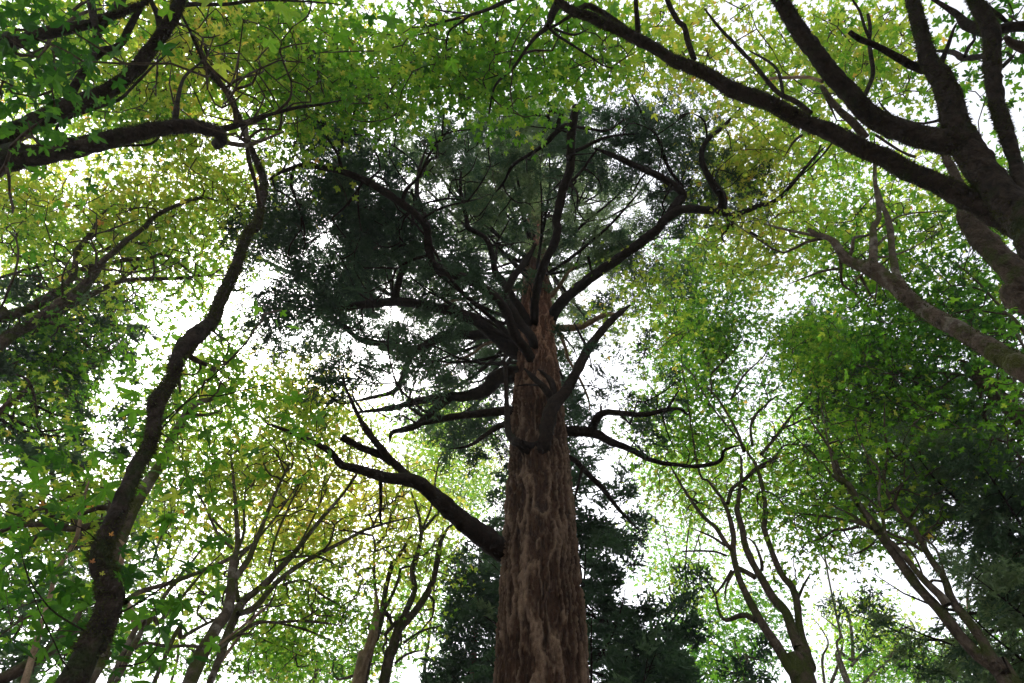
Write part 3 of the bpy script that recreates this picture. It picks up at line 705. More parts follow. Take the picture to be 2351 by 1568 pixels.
back_fir('tall conifer with brown trunk at the right edge of the photo', 2560, 12.5, 3.5, 19, 2.9, 44, dens=7, size=0.5, r0=0.22, tint=0.5, nb=6, dz=0.6, nside=6, nn=7, nlen=.1, nw=.016, regs=[(2200, 1120, 110, 130, 'D', 10.5, 12.5, 90, .5), (2290, 1280, 70, 140, 'D', 10.5, 12.5, 110, .5)])
back_fir('hazy blue green conifer beyond the lower left corner', 60, 17.0, 2.0, 15.5, 3.2, 46, dens=2.8, size=0.7, r0=0.22, tint=0.7, nb=5, dz=0.8, **NB)
back_fir('thin dark conifer at the left edge above the lower corner', -60, 11.5, 5.0, 16.5, 2.6, 47, dens=2.6, size=0.55, r0=0.16, tint=0.35, nb=5, dz=0.8, yb=1000, **NB)

# ------------------------------------------------------------------ maples
def fans(tr, specs, minr, k=.42, reach=.05):
    C = []
    for (x, y, rx, ry, D0, D1, n) in specs:
        a = tr.rng.rand(n) * 2 * math.pi; q = np.sqrt(tr.rng.rand(n)); P, t = at(x + rx * q * np.cos(a), y + ry * q * np.sin(a), 'D', D0 + (D1 - D0) * tr.rng.rand(n)); C.append(P)
    tr.jit = .02; tr.grow_twigs(np.concatenate(C), minr, k, reach=reach, K=6, keepnodes=True); tr.jit = .028
def wp(x, y, mode, v):
    P, t = at(np.array(float(x)), np.array(float(y)), mode, v); return P
NL = 0
# ---- left sinuous maple
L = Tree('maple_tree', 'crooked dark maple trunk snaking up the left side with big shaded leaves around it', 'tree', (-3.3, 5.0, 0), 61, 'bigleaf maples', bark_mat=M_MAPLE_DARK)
L.ws = 0.72
L.trace("F:165,1568,78 190,1500,70 20:640,1310,235 750,1020,215 735,850,205 690,680,190 760,510,165 850,300,150 940,80,130 10:1035,1480,120 1065,1300,116 1075,1200,140 1180,1050,112 1240,850,140 1350,740,150 1460,640,112 1515,500,108 1610,300,98 1680,100,84 1730,0,78 00:1765,1560,74 1800,1400,60 1815,1270,66 1800,1190,62 1715,1000,52 1660,850,46 1600,690,44 1535,600,42 1440,500,38 1400,420,34 1300,200,26 1240,80,20 1200,-40,14", 'D', 5.2, 4.6,
        'trunk', pre=[(-3.3, 5.0, -0.2), (-3.28, 4.98, 0.6)], prer=[0.24, 0.17], K=48, step=0.03, lump=0.13, ls=5, rough=0.12, lump2=0.03, moss=1800)
L.trace("00:1500,590,34 1470,480,34 1380,250,30 1300,30,26 1270,-60,20", 'h', 11.2, 12.5)
L.trace("00:1370,380,26 1220,310,22 1140,250,10", 'h', 11.5, 12)
L.trace("10:1110,1340,16 1350,1160,16 1500,1160,14 1700,1110,12 1900,1065,6", 'D', 5.0, 4.6, part='branch')
L.trace("10:1100,1400,14 1300,1180,14 1600,900,10 1750,800,6 1850,600,4", 'D', 5.0, 4.0, part='branch')
L.trace("20:860,1010,56 960,940,50 1130,890,44 1330,820,40 1560,720,38 1740,610,20", 'D', 5.1, 6.4, part='branch', mat=M_MAPLE)
L.trace("20:700,620,14 560,500,12 330,420,8", 'D', 5.1, 4.6, part='branch')
L.trace("20:640,1240,20 400,1100,16 300,1000,14 200,850,10 140,640,5", 'D', 5.2, 4.6, part='branch')
L.trace("20:620,1400,20 480,1480,16 380,1300,12 250,1020,10 160,740,5", 'D', 5.2, 4.8, part='branch')
L.trace("20:800,1100,18 980,1000,16 1180,860,14 1250,760,6", 'D', 5.1, 4.6, part='branch')
L.trace("20:820,1450,16 1000,1420,14 1100,1250,10 1050,1000,5", 'D', 5.1, 4.8, part='branch')
big = dict(leaf=0.30, nl=7, spread=0.26)
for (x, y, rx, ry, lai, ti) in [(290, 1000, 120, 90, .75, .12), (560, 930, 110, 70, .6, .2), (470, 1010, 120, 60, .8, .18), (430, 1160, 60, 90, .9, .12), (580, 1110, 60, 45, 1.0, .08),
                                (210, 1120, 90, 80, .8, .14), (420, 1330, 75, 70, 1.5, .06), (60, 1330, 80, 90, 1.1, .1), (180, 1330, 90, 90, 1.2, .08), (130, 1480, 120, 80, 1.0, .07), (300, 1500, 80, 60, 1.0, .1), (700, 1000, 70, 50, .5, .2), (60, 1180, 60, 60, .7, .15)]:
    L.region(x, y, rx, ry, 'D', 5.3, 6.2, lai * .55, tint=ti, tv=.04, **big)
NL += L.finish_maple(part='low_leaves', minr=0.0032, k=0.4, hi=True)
L.limbs = []
L.region(700, 730, 120, 80, 'h', 3.8, 4.4, .5, leaf=.17, nl=7, tint=.22, tv=.04, spread=.16)
L.region(845, 738, 40, 32, 'h', 3.8, 4.2, 1.2, leaf=.17, nl=5, tint=.3, tv=.03, spread=.12)
L.region(740, 830, 70, 60, 'h', 3.8, 4.4, .6, leaf=.17, nl=7, tint=.22, tv=.04, spread=.16)
L.region(600, 820, 70, 40, 'h', 4.0, 4.6, .5, leaf=.14, nl=7, tint=.2, tv=.04, spread=.2)
L.region(470, 830, 70, 100, 'D', 5.2, 5.8, .5, leaf=.14, nl=7, tint=.3, tv=.06, spread=.2)
fans(L, [(560, 200, 180, 130, 3.2, 4.3, 35)], .009)
L.region(520, 220, 240, 190, 'h', 12, 15.5, .7, tint=.38, tv=.12)
L.region(620, 420, 150, 90, 'h', 12, 14, .5, tint=.42, tv=.12)
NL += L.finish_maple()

for (x, y, lab, tn) in [(255, 1228, 'small orange leaf stuck above the bulge of the crooked trunk', .95), (212, 1290, 'brown orange leaf stuck on the bulge of the crooked trunk', 1.0), (234, 1318, 'folded yellow green leaf stuck below the bulge of the crooked trunk', .6)]:
    p = wp(x, y, 'D', 5.2 - .6 * (1568 - y) / 1800 - .17)
    mb = MB(); nrm = norm((CAM - p)[None] + np.array([[.3, 0, .3]])); tp_ = norm(np.cross(nrm, np.array([[.2, .9, .4]])))
    leaves(mb, p[None], nrm, tp_, np.array([.036]), np.array([tn]), np.random.RandomState(int(x)), True)
    o = mb.build('fallen_leaf', M_MAPLE_LEAF, None, smooth=False, attr='tint'); o['label'] = lab; o['category'] = 'leaf'; o['group'] = 'fallen leaves caught on the crooked trunk'

# ---- top left maple, trunk outside the frame
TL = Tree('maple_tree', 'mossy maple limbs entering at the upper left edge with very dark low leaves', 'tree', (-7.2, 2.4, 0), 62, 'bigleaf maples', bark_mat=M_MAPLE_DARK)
TL.limb([(-7.2, 2.4, -0.2), (-7.1, 2.35, 1.0), (-6.9, 2.2, 4.0), (-6.6, 2.05, 6.5), (-6.3, 1.7, 8.5)], [.42, .33, .29, .26, .15], 'trunk', K=32, step=.12, lump2=.02)
tp = [(-6.9, 2.2, 4.5)]
TL.trace("00:-60,1115,165 0,1110,160 200,1080,140 400,1040,132 600,1000,122 800,950,118 950,915,104 1100,885,98 1300,870,92 1420,885,84 1500,910,84 1520,960,80 1490,1000,70", 'h', 6.3, 8.0, pre=tp, prer=[.22], K=32, step=.03, lump=.1, rough=.1, lump2=.03, moss=1500, label='lowest thick mossy limb with a blunt elbow')
TL.trace("00:1500,900,50 1620,865,40 1750,830,44 1850,790,26 2050,740,22 2200,720,18 2349,690,8", 'h', 8.0, 9.0)
TL.trace("00:1510,975,34 1600,990,34 1690,1000,34 1760,980,28 1870,940,20 1960,900,8", 'h', 8.0, 9.0, mat=M_MAPLE_LIGHT)
TL.trace("00:1200,860,40 1210,780,40 1230,650,26 1270,530,20 1370,440,14 1480,330,6", 'h', 7.8, 9.5)
TL.trace("00:300,1100,30 310,1160,24 290,1185,20 200,1175,14", 'h', 6.8, 7.0)
TL.trace("00:820,1000,22 950,1000,18 1040,990,18 1100,940,10", 'h', 7.2, 7.5)
TL.trace("00:-60,970,125 0,950,115 200,860,105 350,790,110 470,735,120 600,690,100 750,620,92 900,510,86 1000,390,80 1080,280,76 1160,170,74 1210,70,80 1250,-40,70", 'h', 6.6, 8.6, pre=[(-6.8, 2.15, 5.2)], prer=[.2], K=32, step=.03, lump=.1, rough=.1, lump2=.03, moss=1500)
TL.trace("00:490,700,66 500,620,62 560,520,56 620,430,54 700,350,56 780,340,50 840,290,46 900,170,46 980,30,38 1030,-60,26", 'h', 7.3, 8.8)
TL.trace("00:630,420,46 650,310,50 690,190,50 780,90,60 830,10,66 850,-60,50", 'h', 7.5, 8.8)
TL.trace("00:660,200,40 640,100,50 625,0,46 620,-60,30", 'h', 7.9, 8.4)
TL.trace("00:1100,200,44 1090,110,46 1040,10,34 1020,-60,20", 'h', 8.4, 8.8)
TL.trace("00:-60,340,85 0,330,80 200,260,74 350,220,72 500,190,70 620,165,60 750,110,50 830,90,48 900,60,40 1010,10,30 1080,-40,10", 'h', 7.2, 8.6, pre=[(-6.6, 2.05, 6.0)], prer=[.17], K=28, step=.03, lump=.1, rough=.1, lump2=.03, moss=1500)
TL.trace("00:380,900,20 430,830,20 560,780,22 700,730,22 830,680,22 930,580,18 1080,430,14 1240,290,6", 'h', 7.0, 9.0)
TL.trace("00:1150,60,40 1300,30,30 1540,30,24 1700,10,20 1850,0,18 2100,10,14 01:0,30,8", 'h', 8.6, 11.0)
TL.trace("00:300,380,26 330,290,22 500,130,26 600,80,22 700,60,14", 'h', 8.5, 9.5, mat=M_MAPLE_LIGHT)
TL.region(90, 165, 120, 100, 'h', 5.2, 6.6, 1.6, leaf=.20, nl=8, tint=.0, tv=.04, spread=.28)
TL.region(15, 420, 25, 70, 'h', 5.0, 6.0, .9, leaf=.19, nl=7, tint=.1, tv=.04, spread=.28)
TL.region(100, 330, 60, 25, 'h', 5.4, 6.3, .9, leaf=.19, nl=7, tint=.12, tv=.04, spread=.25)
fans(TL, [(250, 130, 200, 110, 4.5, 6, 40), (600, 150, 180, 120, 2.5, 4, 30)], .009)
TL.region(260, 100, 340, 180, 'h', 11, 16, 1.15, tint=.38, tv=.14)
TL.region(200, 260, 260, 110, 'h', 12, 15, .9, tint=.4, tv=.14)
TL.region(700, 120, 260, 170, 'h', 12, 16, 1.05, tint=.33, tv=.12)
NL += TL.finish_maple()

# ---- left middle maple with lit mossy limbs fanning right
ML = Tree('maple_tree', 'maple with brown mossy limbs fanning in from the middle of the left edge', 'tree', (-10.2, 6.6, 0), 63, 'bigleaf maples', bark_mat=M_MAPLE)
ML.limb([(-10.2, 6.6, -0.2), (-10.1, 6.55, 1.0), (-9.9, 6.3, 5.0), (-9.6, 6.0, 8.0), (-9.2, 5.8, 9.8)], [.42, .33, .28, .25, .18], 'trunk', K=30, step=.12, lump2=.02)
mp_ = [(-9.7, 6.1, 7.5)]
ML.trace("10:-60,640,60 0,625,58 100,590,56 200,560,58 300,500,54 400,440,50 460,390,40 510,310,38 520,220,34 530,160,32 600,70,24 650,0,20 00:700,1480,14 790,1400,8", 'h', 9.2, 13.0, pre=mp_, prer=[.2], lump=.18, rough=.1, lump2=.04, K=24, step=.05, moss=1200)
ML.trace("10:-60,850,84 0,790,80 120,710,74 220,660,74 310,600,76 420,520,70 520,460,68 580,400,60 640,330,48 700,240,44 790,160,38 880,80,34 990,0,28 00:1080,1480,24 1250,1400,20 1400,1360,14 1550,1400,6", 'h', 8.8, 13.5, pre=[(-9.8, 6.2, 6.8)], prer=[.22], lump=.18, rough=.1, lump2=.04, K=24, step=.05, moss=1200, mat=M_MAPLE)
ML.trace("10:300,660,50 400,590,48 500,530,44 650,450,40 830,370,34 1000,355,30 1200,350,24 1400,330,18 1600,330,6", 'h', 10.2, 13.2)
ML.trace("10:560,290,36 620,265,36 700,260,32 850,225,26 1050,205,24 1110,180,22 1220,240,18 1340,330,14 1400,400,6", 'h', 12.0, 13.5)
ML.trace("10:830,360,22 900,310,20 970,240,14 1000,150,6", 'h', 12.0, 13.4, mat=M_MAPLE_LIGHT)
ML.trace("10:700,170,24 800,120,24 1000,100,22 1200,70,16 1400,40,8", 'h', 12.2, 14.0)
ML.trace("10:590,380,28 500,330,28 460,260,20 400,230,14 200,230,8", 'h', 11.5, 13.0)
ML.trace("10:400,440,24 250,400,20 100,370,16 -60,360,14", 'h', 10.5, 12.0)
ML.trace("10:-20,350,20 150,300,20 350,240,16 520,150,8", 'h', 11.0, 13.0)
ML.trace("10:-20,980,20 80,1000,18 190,1050,18 240,1180,16 260,1400,8", 'h', 8.5, 8.5, pre=[(-9.8, 6.2, 6.4)], prer=[.05])
ML.trace("10:300,640,24 600,640,16 900,700,6", 'h', 10.5, 12.0)
ML.trace("10:250,700,20 500,750,14 700,900,6", 'h', 10.0, 11.5)
fans(ML, [(150, 560, 150, 120, 8.5, 10, 50), (400, 560, 200, 110, 7.5, 9.5, 60), (150, 800, 150, 120, 10, 11.5, 50)], .009)
ML.region(130, 520, 190, 140, 'h', 12, 16, 1.6, leaf=.18, tint=.47, tv=.18)
ML.region(120, 700, 150, 90, 'h', 11, 14, 1.3, leaf=.18, tint=.48, tv=.14)
ML.region(140, 850, 170, 120, 'h', 9.5, 12.5, 2.0, leaf=.18, tint=.34, tv=.14)
ML.region(90, 960, 120, 80, 'h', 8, 10.5, 1.4, leaf=.18, tint=.38, tv=.14)
ML.region(420, 470, 200, 110, 'h', 13, 16.5, 1.5, leaf=.18, tint=.46, tv=.13)
ML.region(420, 600, 170, 60, 'h', 12.5, 15, 1.2, leaf=.18, tint=.38, tv=.12)
ML.region(380, 690, 90, 40, 'h', 11.5, 13.5, .9, leaf=.18, tint=.32, tv=.1)
ML.region(40, 430, 60, 60, 'h', 12, 14, 1.1, leaf=.18, tint=.5, tv=.12)
NL += ML.finish_maple()

# ---- lower left maple (many lit stems fanning right)
LL = Tree('maple_tree', 'many stemmed maple at the lower left whose thin lit stems fan to the right', 'tree', (*wp(440, 1640, 'D', 9.2)[:2], 0), 64, 'bigleaf maples', bark_mat=M_MAPLE_LIGHT)
lb = LL.base; lp = [(lb[0], lb[1], -0.2), (lb[0], lb[1], 1.2)]
LL.trace("20:1290,1600,100 1380,1390,92 1480,1200,84 1570,1060,76 1590,900,56 1600,750,46 1635,620,34 1625,400,28 1610,200,20 1590,0,14", 'D', 9.2, 9.4, 'trunk', pre=lp, prer=[.26, .2], K=20, lump=.12)
LL.trace("20:1600,870,46 1700,730,40 1760,600,36 1830,420,28 1900,250,22 1990,60,14", 'D', 9.3, 9.8)
LL.trace("20:1430,1600,50 1520,1350,60 1600,1150,62 1660,1020,56 1800,900,44 2000,700,36 2200,450,28 2349,280,20 21:100,150,8", 'D', 9.6, 10.5, pre=[(lb[0] + .1, lb[1], 0.5)], prer=[.16])
LL.trace("20:1640,1090,44 1760,1040,44 1900,880,38 2100,730,32 2349,600,26 21:200,500,20 500,420,8", 'D', 9.7, 11)
LL.trace("20:1640,1000,34 1620,880,30 1640,720,24 1750,600,20 1900,420,14 2050,200,8", 'D', 9.6, 10)
LL.trace("20:1480,1330,20 1600,1230,18 1850,1030,16", 'D', 9.6, 9.8, mat=M_DEAD)
LL.trace("20:1520,1420,26 1700,1180,18 1850,1020,8", 'D', 9.7, 10, mat=M_DEAD)
LL.trace("20:860,1340,40 1000,1180,36 1080,1050,34 1160,930,28 1300,760,18 1450,560,8", 'D', 8.6, 9.5, pre=[(lb[0] - .8, lb[1], 2.2)], prer=[.09])
LL.trace("20:900,1350,34 1100,1150,32 1200,1010,26 1230,1000,24 1400,800,14 1550,650,6", 'D', 8.9, 9.5, pre=[(lb[0] - .7, lb[1], 2.2)], prer=[.08])
LL.trace("20:1130,1400,30 1260,1250,28 1480,1130,18 1560,1090,10", 'D', 9.0, 9.8, pre=[(lb[0] - .3, lb[1], 2.0)], prer=[.1])
LL.trace("20:930,1330,22 1000,1290,24 1150,1315,22 1280,1310,20 1400,1320,22", 'D', 9.0, 9.3)
LL.trace("20:1500,1330,26 1750,1160,24 1900,1150,20 2100,1140,18 2349,1170,8", 'D', 9.5, 10.5)
LL.trace("20:1900,1150,16 2100,1200,14 2300,1280,6", 'D', 10, 10.8)
LL.trace("20:1950,890,18 2100,860,16 2200,950,14 2349,1040,8", 'D', 10, 10.8)
LL.trace("20:2000,700,18 2200,700,16 2349,780,6", 'D', 10, 10.8)
LL.trace("20:1600,640,22 1500,540,18 1400,330,14 1300,180,6", 'D', 9.4, 9.8)
LL.trace("20:1580,560,18 1450,420,14 1380,280,8", 'D', 9.4, 9.6)
LL.trace("20:1640,640,24 1680,520,20 1680,350,14 1700,150,6", 'D', 9.4, 9.6)
LL.trace("20:2050,640,16 2160,420,14 2250,230,8", 'D', 10, 10.3)
LL.trace("20:1850,760,18 1900,560,16 2000,330,14 2100,120,6", 'D', 9.8, 10.2)
LL.trace("20:1050,740,14 1100,580,14 1180,450,6", 'D', 8.9, 9.2)
fans(LL, [(760, 1080, 200, 140, 9.5, 11, 150), (560, 1050, 120, 120, 9.3, 10, 60), (900, 1250, 130, 120, 10.5, 11.5, 50), (600, 1380, 180, 80, 9.3, 10.3, 60)], .012)
LL.region(640, 1010, 240, 130, 'D', 10.5, 12.5, 1.15, leaf=.17, tint=.44, tv=.15)
LL.region(560, 1200, 200, 110, 'D', 10.3, 12, .8, leaf=.17, tint=.45, tv=.15)
LL.region(780, 1200, 170, 110, 'D', 11, 13, .75, leaf=.17, tint=.5, tv=.12)
LL.region(600, 1350, 260, 80, 'D', 10, 13, .6, leaf=.17, tint=.42, tv=.12)
LL.region(720, 900, 170, 70, 'D', 9.5, 11.5, .8, leaf=.17, tint=.42, tv=.12)
LL.region(700, 1430, 120, 70, 'D', 11, 14, 1.3, leaf=.17, tint=.3, tv=.1)
LL.region(560, 1510, 160, 60, 'D', 11, 14, 1.2, leaf=.17, tint=.3, tv=.1)
LL.region(380, 870, 80, 90, 'D', 9, 10.5, .75, leaf=.16, tint=.3, tv=.1)
LL.region(420, 1060, 140, 100, 'D', 9, 11, .9, leaf=.17, tint=.42, tv=.12)
NL += LL.finish_maple(minr=.010)

# ---- mossy maple just behind the crooked one
BM = Tree('maple_tree', 'lighter mossy maple trunk leaning just behind the crooked left trunk', 'tree', (*wp(170, 1700, 'D', 7.3)[:2], 0), 65, 'bigleaf maples', bark_mat=M_MAPLE)
BM.trace("20:600,1600,70 700,1400,76 760,1100,84 790,800,86 840,560,86 910,380,80 1000,220,74 1130,20,62 10:1165,1480,58 1240,1360,56 1280,1280,52 1350,1210,44 1450,1180,30 1550,1150,10", 'D', 7.3, 7.2, 'trunk', pre=[(BM.base[0], BM.base[1], -.2), (BM.base[0], BM.base[1], 1.2)], prer=[.3, .22], K=22, lump=.12, lump2=.03, mat=M_MAPLE_LIGHT)
BM.trace("20:830,760,34 845,680,32 860,620,26 820,580,10", 'D', 7.1, 7.1, mat=M_DEAD)
BM.trace("20:930,1160,40 905,1070,34 880,1010,24", 'D', 7.1, 7.1, mat=M_DEAD)
BM.trace("10:1290,1270,30 1400,1290,20 1530,1260,6", 'D', 7.1, 7.4)
BM.region(110, 1120, 140, 90, 'D', 8, 10, 1.1, leaf=.18, tint=.36, tv=.1)
BM.region(200, 1200, 120, 80, 'D', 8, 10, 1.0, leaf=.18, tint=.4, tv=.1)
BM.region(30, 1220, 60, 90, 'D', 8, 10, 1.0, leaf=.18, tint=.25, tv=.1)
BM.region(480, 900, 110, 80, 'D', 7.5, 9, .8, leaf=.17, tint=.36, tv=.1)
NL += BM.finish_maple()

BL = Tree('maple_tree', 'leaning mossy trunk and pale dead stem crossing the bottom left corner', 'tree', (*wp(-160, 1700, 'D', 6.6)[:2], 0), 66, 'bigleaf maples', bark_mat=M_MAPLE)
BL.trace("20:-120,1600,70 0,1545,72 150,1470,76 300,1370,80 420,1280,60 500,1180,40 560,1060,24", 'D', 6.6, 6.6, 'trunk', pre=[(BL.base[0], BL.base[1], -.2), (BL.base[0], BL.base[1], 1.0)], prer=[.26, .18], K=20, lump=.14, lump2=.03)
BL.trace("20:330,1020,30 350,950,30 390,800,28 480,660,28 530,560,26 555,420,22 580,280,20 620,160,8", 'D', 6.6, 6.2, part='dead_stem', pre=[(BL.base[0] + 1.2, BL.base[1] - .1, 2.6)], prer=[.06], mat=M_DEAD)
BL.trace("20:-40,545,30 60,500,32 150,480,34 300,475,36 465,485,34", 'D', 6.3, 6.0, part='broken_branch', pre=[(BL.base[0] - .1, BL.base[1], 2.4)], prer=[.08])
BL.region(40, 1400, 80, 90, 'D', 6.6, 8.5, .9, leaf=.18, tint=.14, tv=.06)
NL += BL.finish_maple()

# ---- clump left of the fir
CL = Tree('maple_tree', 'clump of slim grey maple stems left of the huge fir with one snapped pale top', 'tree', (*wp(850, 1700, 'D', 12.5)[:2], 0), 67, 'bigleaf maples', bark_mat=M_MAPLE)
cp = lambda dx: [(CL.base[0] + dx, CL.base[1], -.2), (CL.base[0] + dx, CL.base[1], 1.5)]
CL.trace("21:110,1600,90 170,1400,80 220,1230,64 240,1080,44 240,1000,34 235,910,14", 'D', 12.5, 12.5, 'trunk', pre=cp(-.3), prer=[.24, .2], mat=M_DEAD, label='pale trunk snapped off at the top')
CL.trace("21:170,1500,50 240,1260,44 280,1100,40 300,950,36 350,750,32 380,720,30 440,620,24 480,560,18 540,545,8", 'D', 12.6, 12.7, pre=cp(-.15), prer=[.16, .13])
CL.trace("21:285,1620,80 350,1340,72 390,1210,66 420,1130,46 460,1040,44 505,930,40 495,850,38 490,770,36 520,690,34 540,600,28 550,530,26 530,400,20 480,250,10", 'D', 12.5, 12.5, pre=cp(.1), prer=[.24, .2])
CL.trace("21:400,1200,46 460,1130,50 540,1030,50 600,930,46 640,830,42 660,720,38 680,610,30 720,520,22 760,480,16 900,400,6", 'D', 12.5, 12.8)
CL.trace("21:550,530,24 600,470,22 680,380,16 760,300,6", 'D', 12.5, 13)
CL.trace("21:560,500,16 620,350,14 650,150,12 680,0,6", 'D', 12.5, 13)
CL.trace("21:235,930,22 225,800,22 235,630,20 300,550,18 340,420,16 380,280,12 440,180,6", 'D', 12.5, 12.8)
CL.trace("21:295,1060,26 350,960,24 395,850,22 410,780,18 470,765,14 490,760,10", 'D', 12.5, 12.5)
CL.trace("21:300,1240,24 360,1160,22 420,1100,14", 'D', 12.5, 12.4)
CL.trace("21:370,1430,20 450,1370,18 560,1340,8", 'D', 12.5, 12.8)
CL.trace("21:430,1290,18 550,1210,16 700,1170,6", 'D', 12.5, 12.8)
fans(CL, [(950, 1130, 90, 110, 12.4, 13, 40), (880, 1230, 90, 110, 12.4, 13, 30)], .011)
CL.region(960, 1130, 110, 130, 'D', 12.5, 15, .75, leaf=.19, tint=.44, tv=.1)
CL.region(870, 1200, 110, 120, 'D', 12.5, 15, .6, leaf=.19, tint=.46, tv=.12)
CL.region(1010, 1310, 80, 70, 'D', 12.5, 15, .8, leaf=.19, tint=.32, tv=.1)
CL.region(880, 1420, 120, 100, 'D', 13, 16, .7, leaf=.19, tint=.3, tv=.1)
CL.region(800, 1500, 90, 60, 'D', 13, 16, 1.0, leaf=.19, tint=.2, tv=.1)
CL.region(960, 960, 160, 60, 'D', 12.5, 15, 1.2, leaf=.19, tint=.3, tv=.1)
NL += CL.finish_maple()

# ---- lower right maple, three stems
LR = Tree('maple_tree', 'maple at the lower right whose dark stems split three ways from one trunk', 'tree', (*wp(1848, 1750, 'D', 10)[:2], 0), 68, 'bigleaf maples', bark_mat=M_MAPLE)
lrp = [(LR.base[0], LR.base[1], -.2), (LR.base[0], LR.base[1], 1.2)]
LR.trace("22:850,1620,170 845,1500,160 830,1380,120 810,1250,60 800,1150,52 790,1050,48 770,950,46 740,890,44 680,820,42 620,680,38 565,520,38 560,480,36 570,400,32 555,250,28 510,80,22 460,0,18 12:400,1480,14 200,1230,12 60,1000,8 0,950,4", 'D', 10, 10.5, 'trunk', pre=lrp, prer=[.36, .26], K=24, lump=.10)
LR.trace("22:800,1330,80 765,1230,74 710,1080,66 620,980,62 550,860,56 480,740,48 430,620,42 410,500,40 375,380,36 390,250,26 405,120,20 400,0,12", 'D', 10, 10.3)
LR.trace("22:800,1540,90 740,1460,76 640,1300,66 560,1180,58 480,1040,52 410,900,48 370,780,44 345,650,42 350,560,36 320,420,30 270,300,24 180,180,18 100,60,14 12:0,950,6", 'D', 9.9, 10.2)
LR.trace("22:380,780,44 430,800,36 500,840,40", 'D', 10, 10)
LR.trace("22:335,650,34 280,580,32 230,500,28 150,430,26 80,340,22 0,220,18 21:2250,50,10 2200,0,5", 'D', 10, 10.5)
LR.trace("22:290,620,20 200,560,16 60,500,6", 'D', 10, 10.5)
LR.trace("22:310,330,28 340,230,26 420,170,26 520,80,24 620,30,16 740,-20,8", 'D', 10.2, 10.6)
LR.trace("22:300,690,16 200,660,14 0,660,10", 'D', 10.2, 10.8)
LR.trace("22:500,1140,40 440,1100,40 370,1110,36 300,1135,26 250,1080,20 220,950,16 150,850,8", 'D', 10, 10.6)
LR.trace("22:340,790,20 270,900,18 200,980,8", 'D', 10, 10.2)
LR.trace("22:350,800,20 300,900,16 290,1000,6", 'D', 10, 9.8)
LR.trace("22:795,980,22 830,900,18 875,820,8", 'D', 10.2, 10.4)
LR.trace("22:545,790,24 540,720,22 490,600,14 430,560,6", 'D', 10.2, 10.2)
LR.trace("22:510,90,20 600,60,14 12:700,1500,14 850,1500,8", 'D', 10.4, 10.8)
LR.trace("12:420,1540,22 380,1420,20 300,1270,18 200,1130,16 0,960,8", 'D', 10.4, 11.5, mat=M_MAPLE_LIGHT)
LR.trace("12:540,1560,26 640,1440,22 750,1290,18 850,1180,14 950,1050,8 1100,880,4", 'D', 10.6, 12)
LR.trace("12:480,1500,20 480,1320,16 640,1160,10", 'D', 10.6, 11.5)
LR.trace("12:200,1140,16 180,950,12 100,700,10 60,450,6", 'D', 10.5, 11)
LR.trace("12:190,1010,16 350,850,12 420,750,6", 'D', 10.5, 11)
LR.trace("12:330,1180,14 420,1020,14 560,880,8 600,780,4", 'D', 10.6, 11.4)
fans(LR, [(1720, 950, 200, 130, 10.3, 11.3, 90), (1600, 1080, 90, 100, 10.2, 11, 45), (1780, 1100, 80, 110, 10.2, 11, 35)], .011)
LR.region(1720, 840, 230, 120, 'D', 10, 13, 1.3, leaf=.19, tint=.2, tv=.12)
LR.region(1640, 700, 140, 130, 'D', 10, 12, 1.3, leaf=.19, tint=.22, tv=.12)
LR.region(1900, 800, 130, 90, 'D', 10.5, 13, 1.6, leaf=.19, tint=.25, tv=.12)
LR.region(1470, 720, 120, 110, 'D', 7.0, 8.2, 1.0, leaf=.17, tint=.4, tv=.1)
LR.region(1410, 790, 50, 50, 'D', 7.0, 7.8, 1.0, leaf=.17, tint=.62, tv=.12)
LR.region(1560, 960, 120, 90, 'D', 10, 12, 1.0, leaf=.19, tint=.25, tv=.1)
LR.region(1750, 1010, 180, 70, 'D', 10, 13, .9, leaf=.19, tint=.26, tv=.1)
LR.region(1620, 1120, 130, 100, 'D', 10.5, 13, .65, leaf=.19, tint=.4, tv=.1)
LR.region(1800, 1130, 110, 120, 'D', 10.5, 13, .55, leaf=.19, tint=.3, tv=.1)
LR.region(1560, 560, 70, 50, 'D', 9.5, 10.5, .9, leaf=.19, tint=.22, tv=.1)
LR.region(1580, 1330, 70, 60, 'D', 13, 16, .9, leaf=.19, tint=.28, tv=.1)
NL += LR.finish_maple()

# ---- twin stemmed maple far right bottom
TW = Tree('maple_tree', 'twin stemmed maple leaning from the bottom right corner past an open patch of sky', 'tree', (*wp(2400, 1750, 'D', 10)[:2], 0), 69, 'bigleaf maples', bark_mat=M_MAPLE)
twp = [(TW.base[0], TW.base[1], -.2), (TW.base[0], TW.base[1], 1.2)]
TW.trace("22:2290,1620,140 2230,1540,130 2140,1440,120 2040,1380,84 1900,1230,76 1790,1090,72 1650,940,66 1520,770,60 1430,640,62 1340,510,62 1270,420,52 1180,290,42 1080,120,30 1040,0,24 12:960,1440,16 860,1300,10", 'D', 10, 9.6, 'trunk', pre=twp, prer=[.3, .23], K=22)
TW.trace("22:2150,1440,80 2060,1270,64 1960,1130,58 1850,990,60 1800,850,48 1700,700,42 1600,520,38 1500,400,30 1400,240,26 1385,130,22 1410,0,18 12:1390,1400,14 1390,1200,8", 'D', 9.9, 9.8)
TW.trace("22:1820,1030,64 1770,960,60 1680,880,50 1580,760,36 1480,640,30 1400,560,28 1380,440,20 1350,300,18 1350,100,16 1270,0,14 12:1200,1400,10 1190,1300,6", 'D', 9.8, 9.5, mat=M_MAPLE_LIGHT)
TW.trace("22:1340,520,30 1220,330,24 1150,200,30 1060,140,24 1030,40,18 12:980,1380,12 950,1200,6", 'D', 9.6, 9.6, mat=M_MAPLE_LIGHT)
TW.trace("22:1210,340,34 1120,210,24 1040,150,20 960,50,16 890,-10,12 12:720,1380,8 640,1280,4", 'D', 9.6, 10)
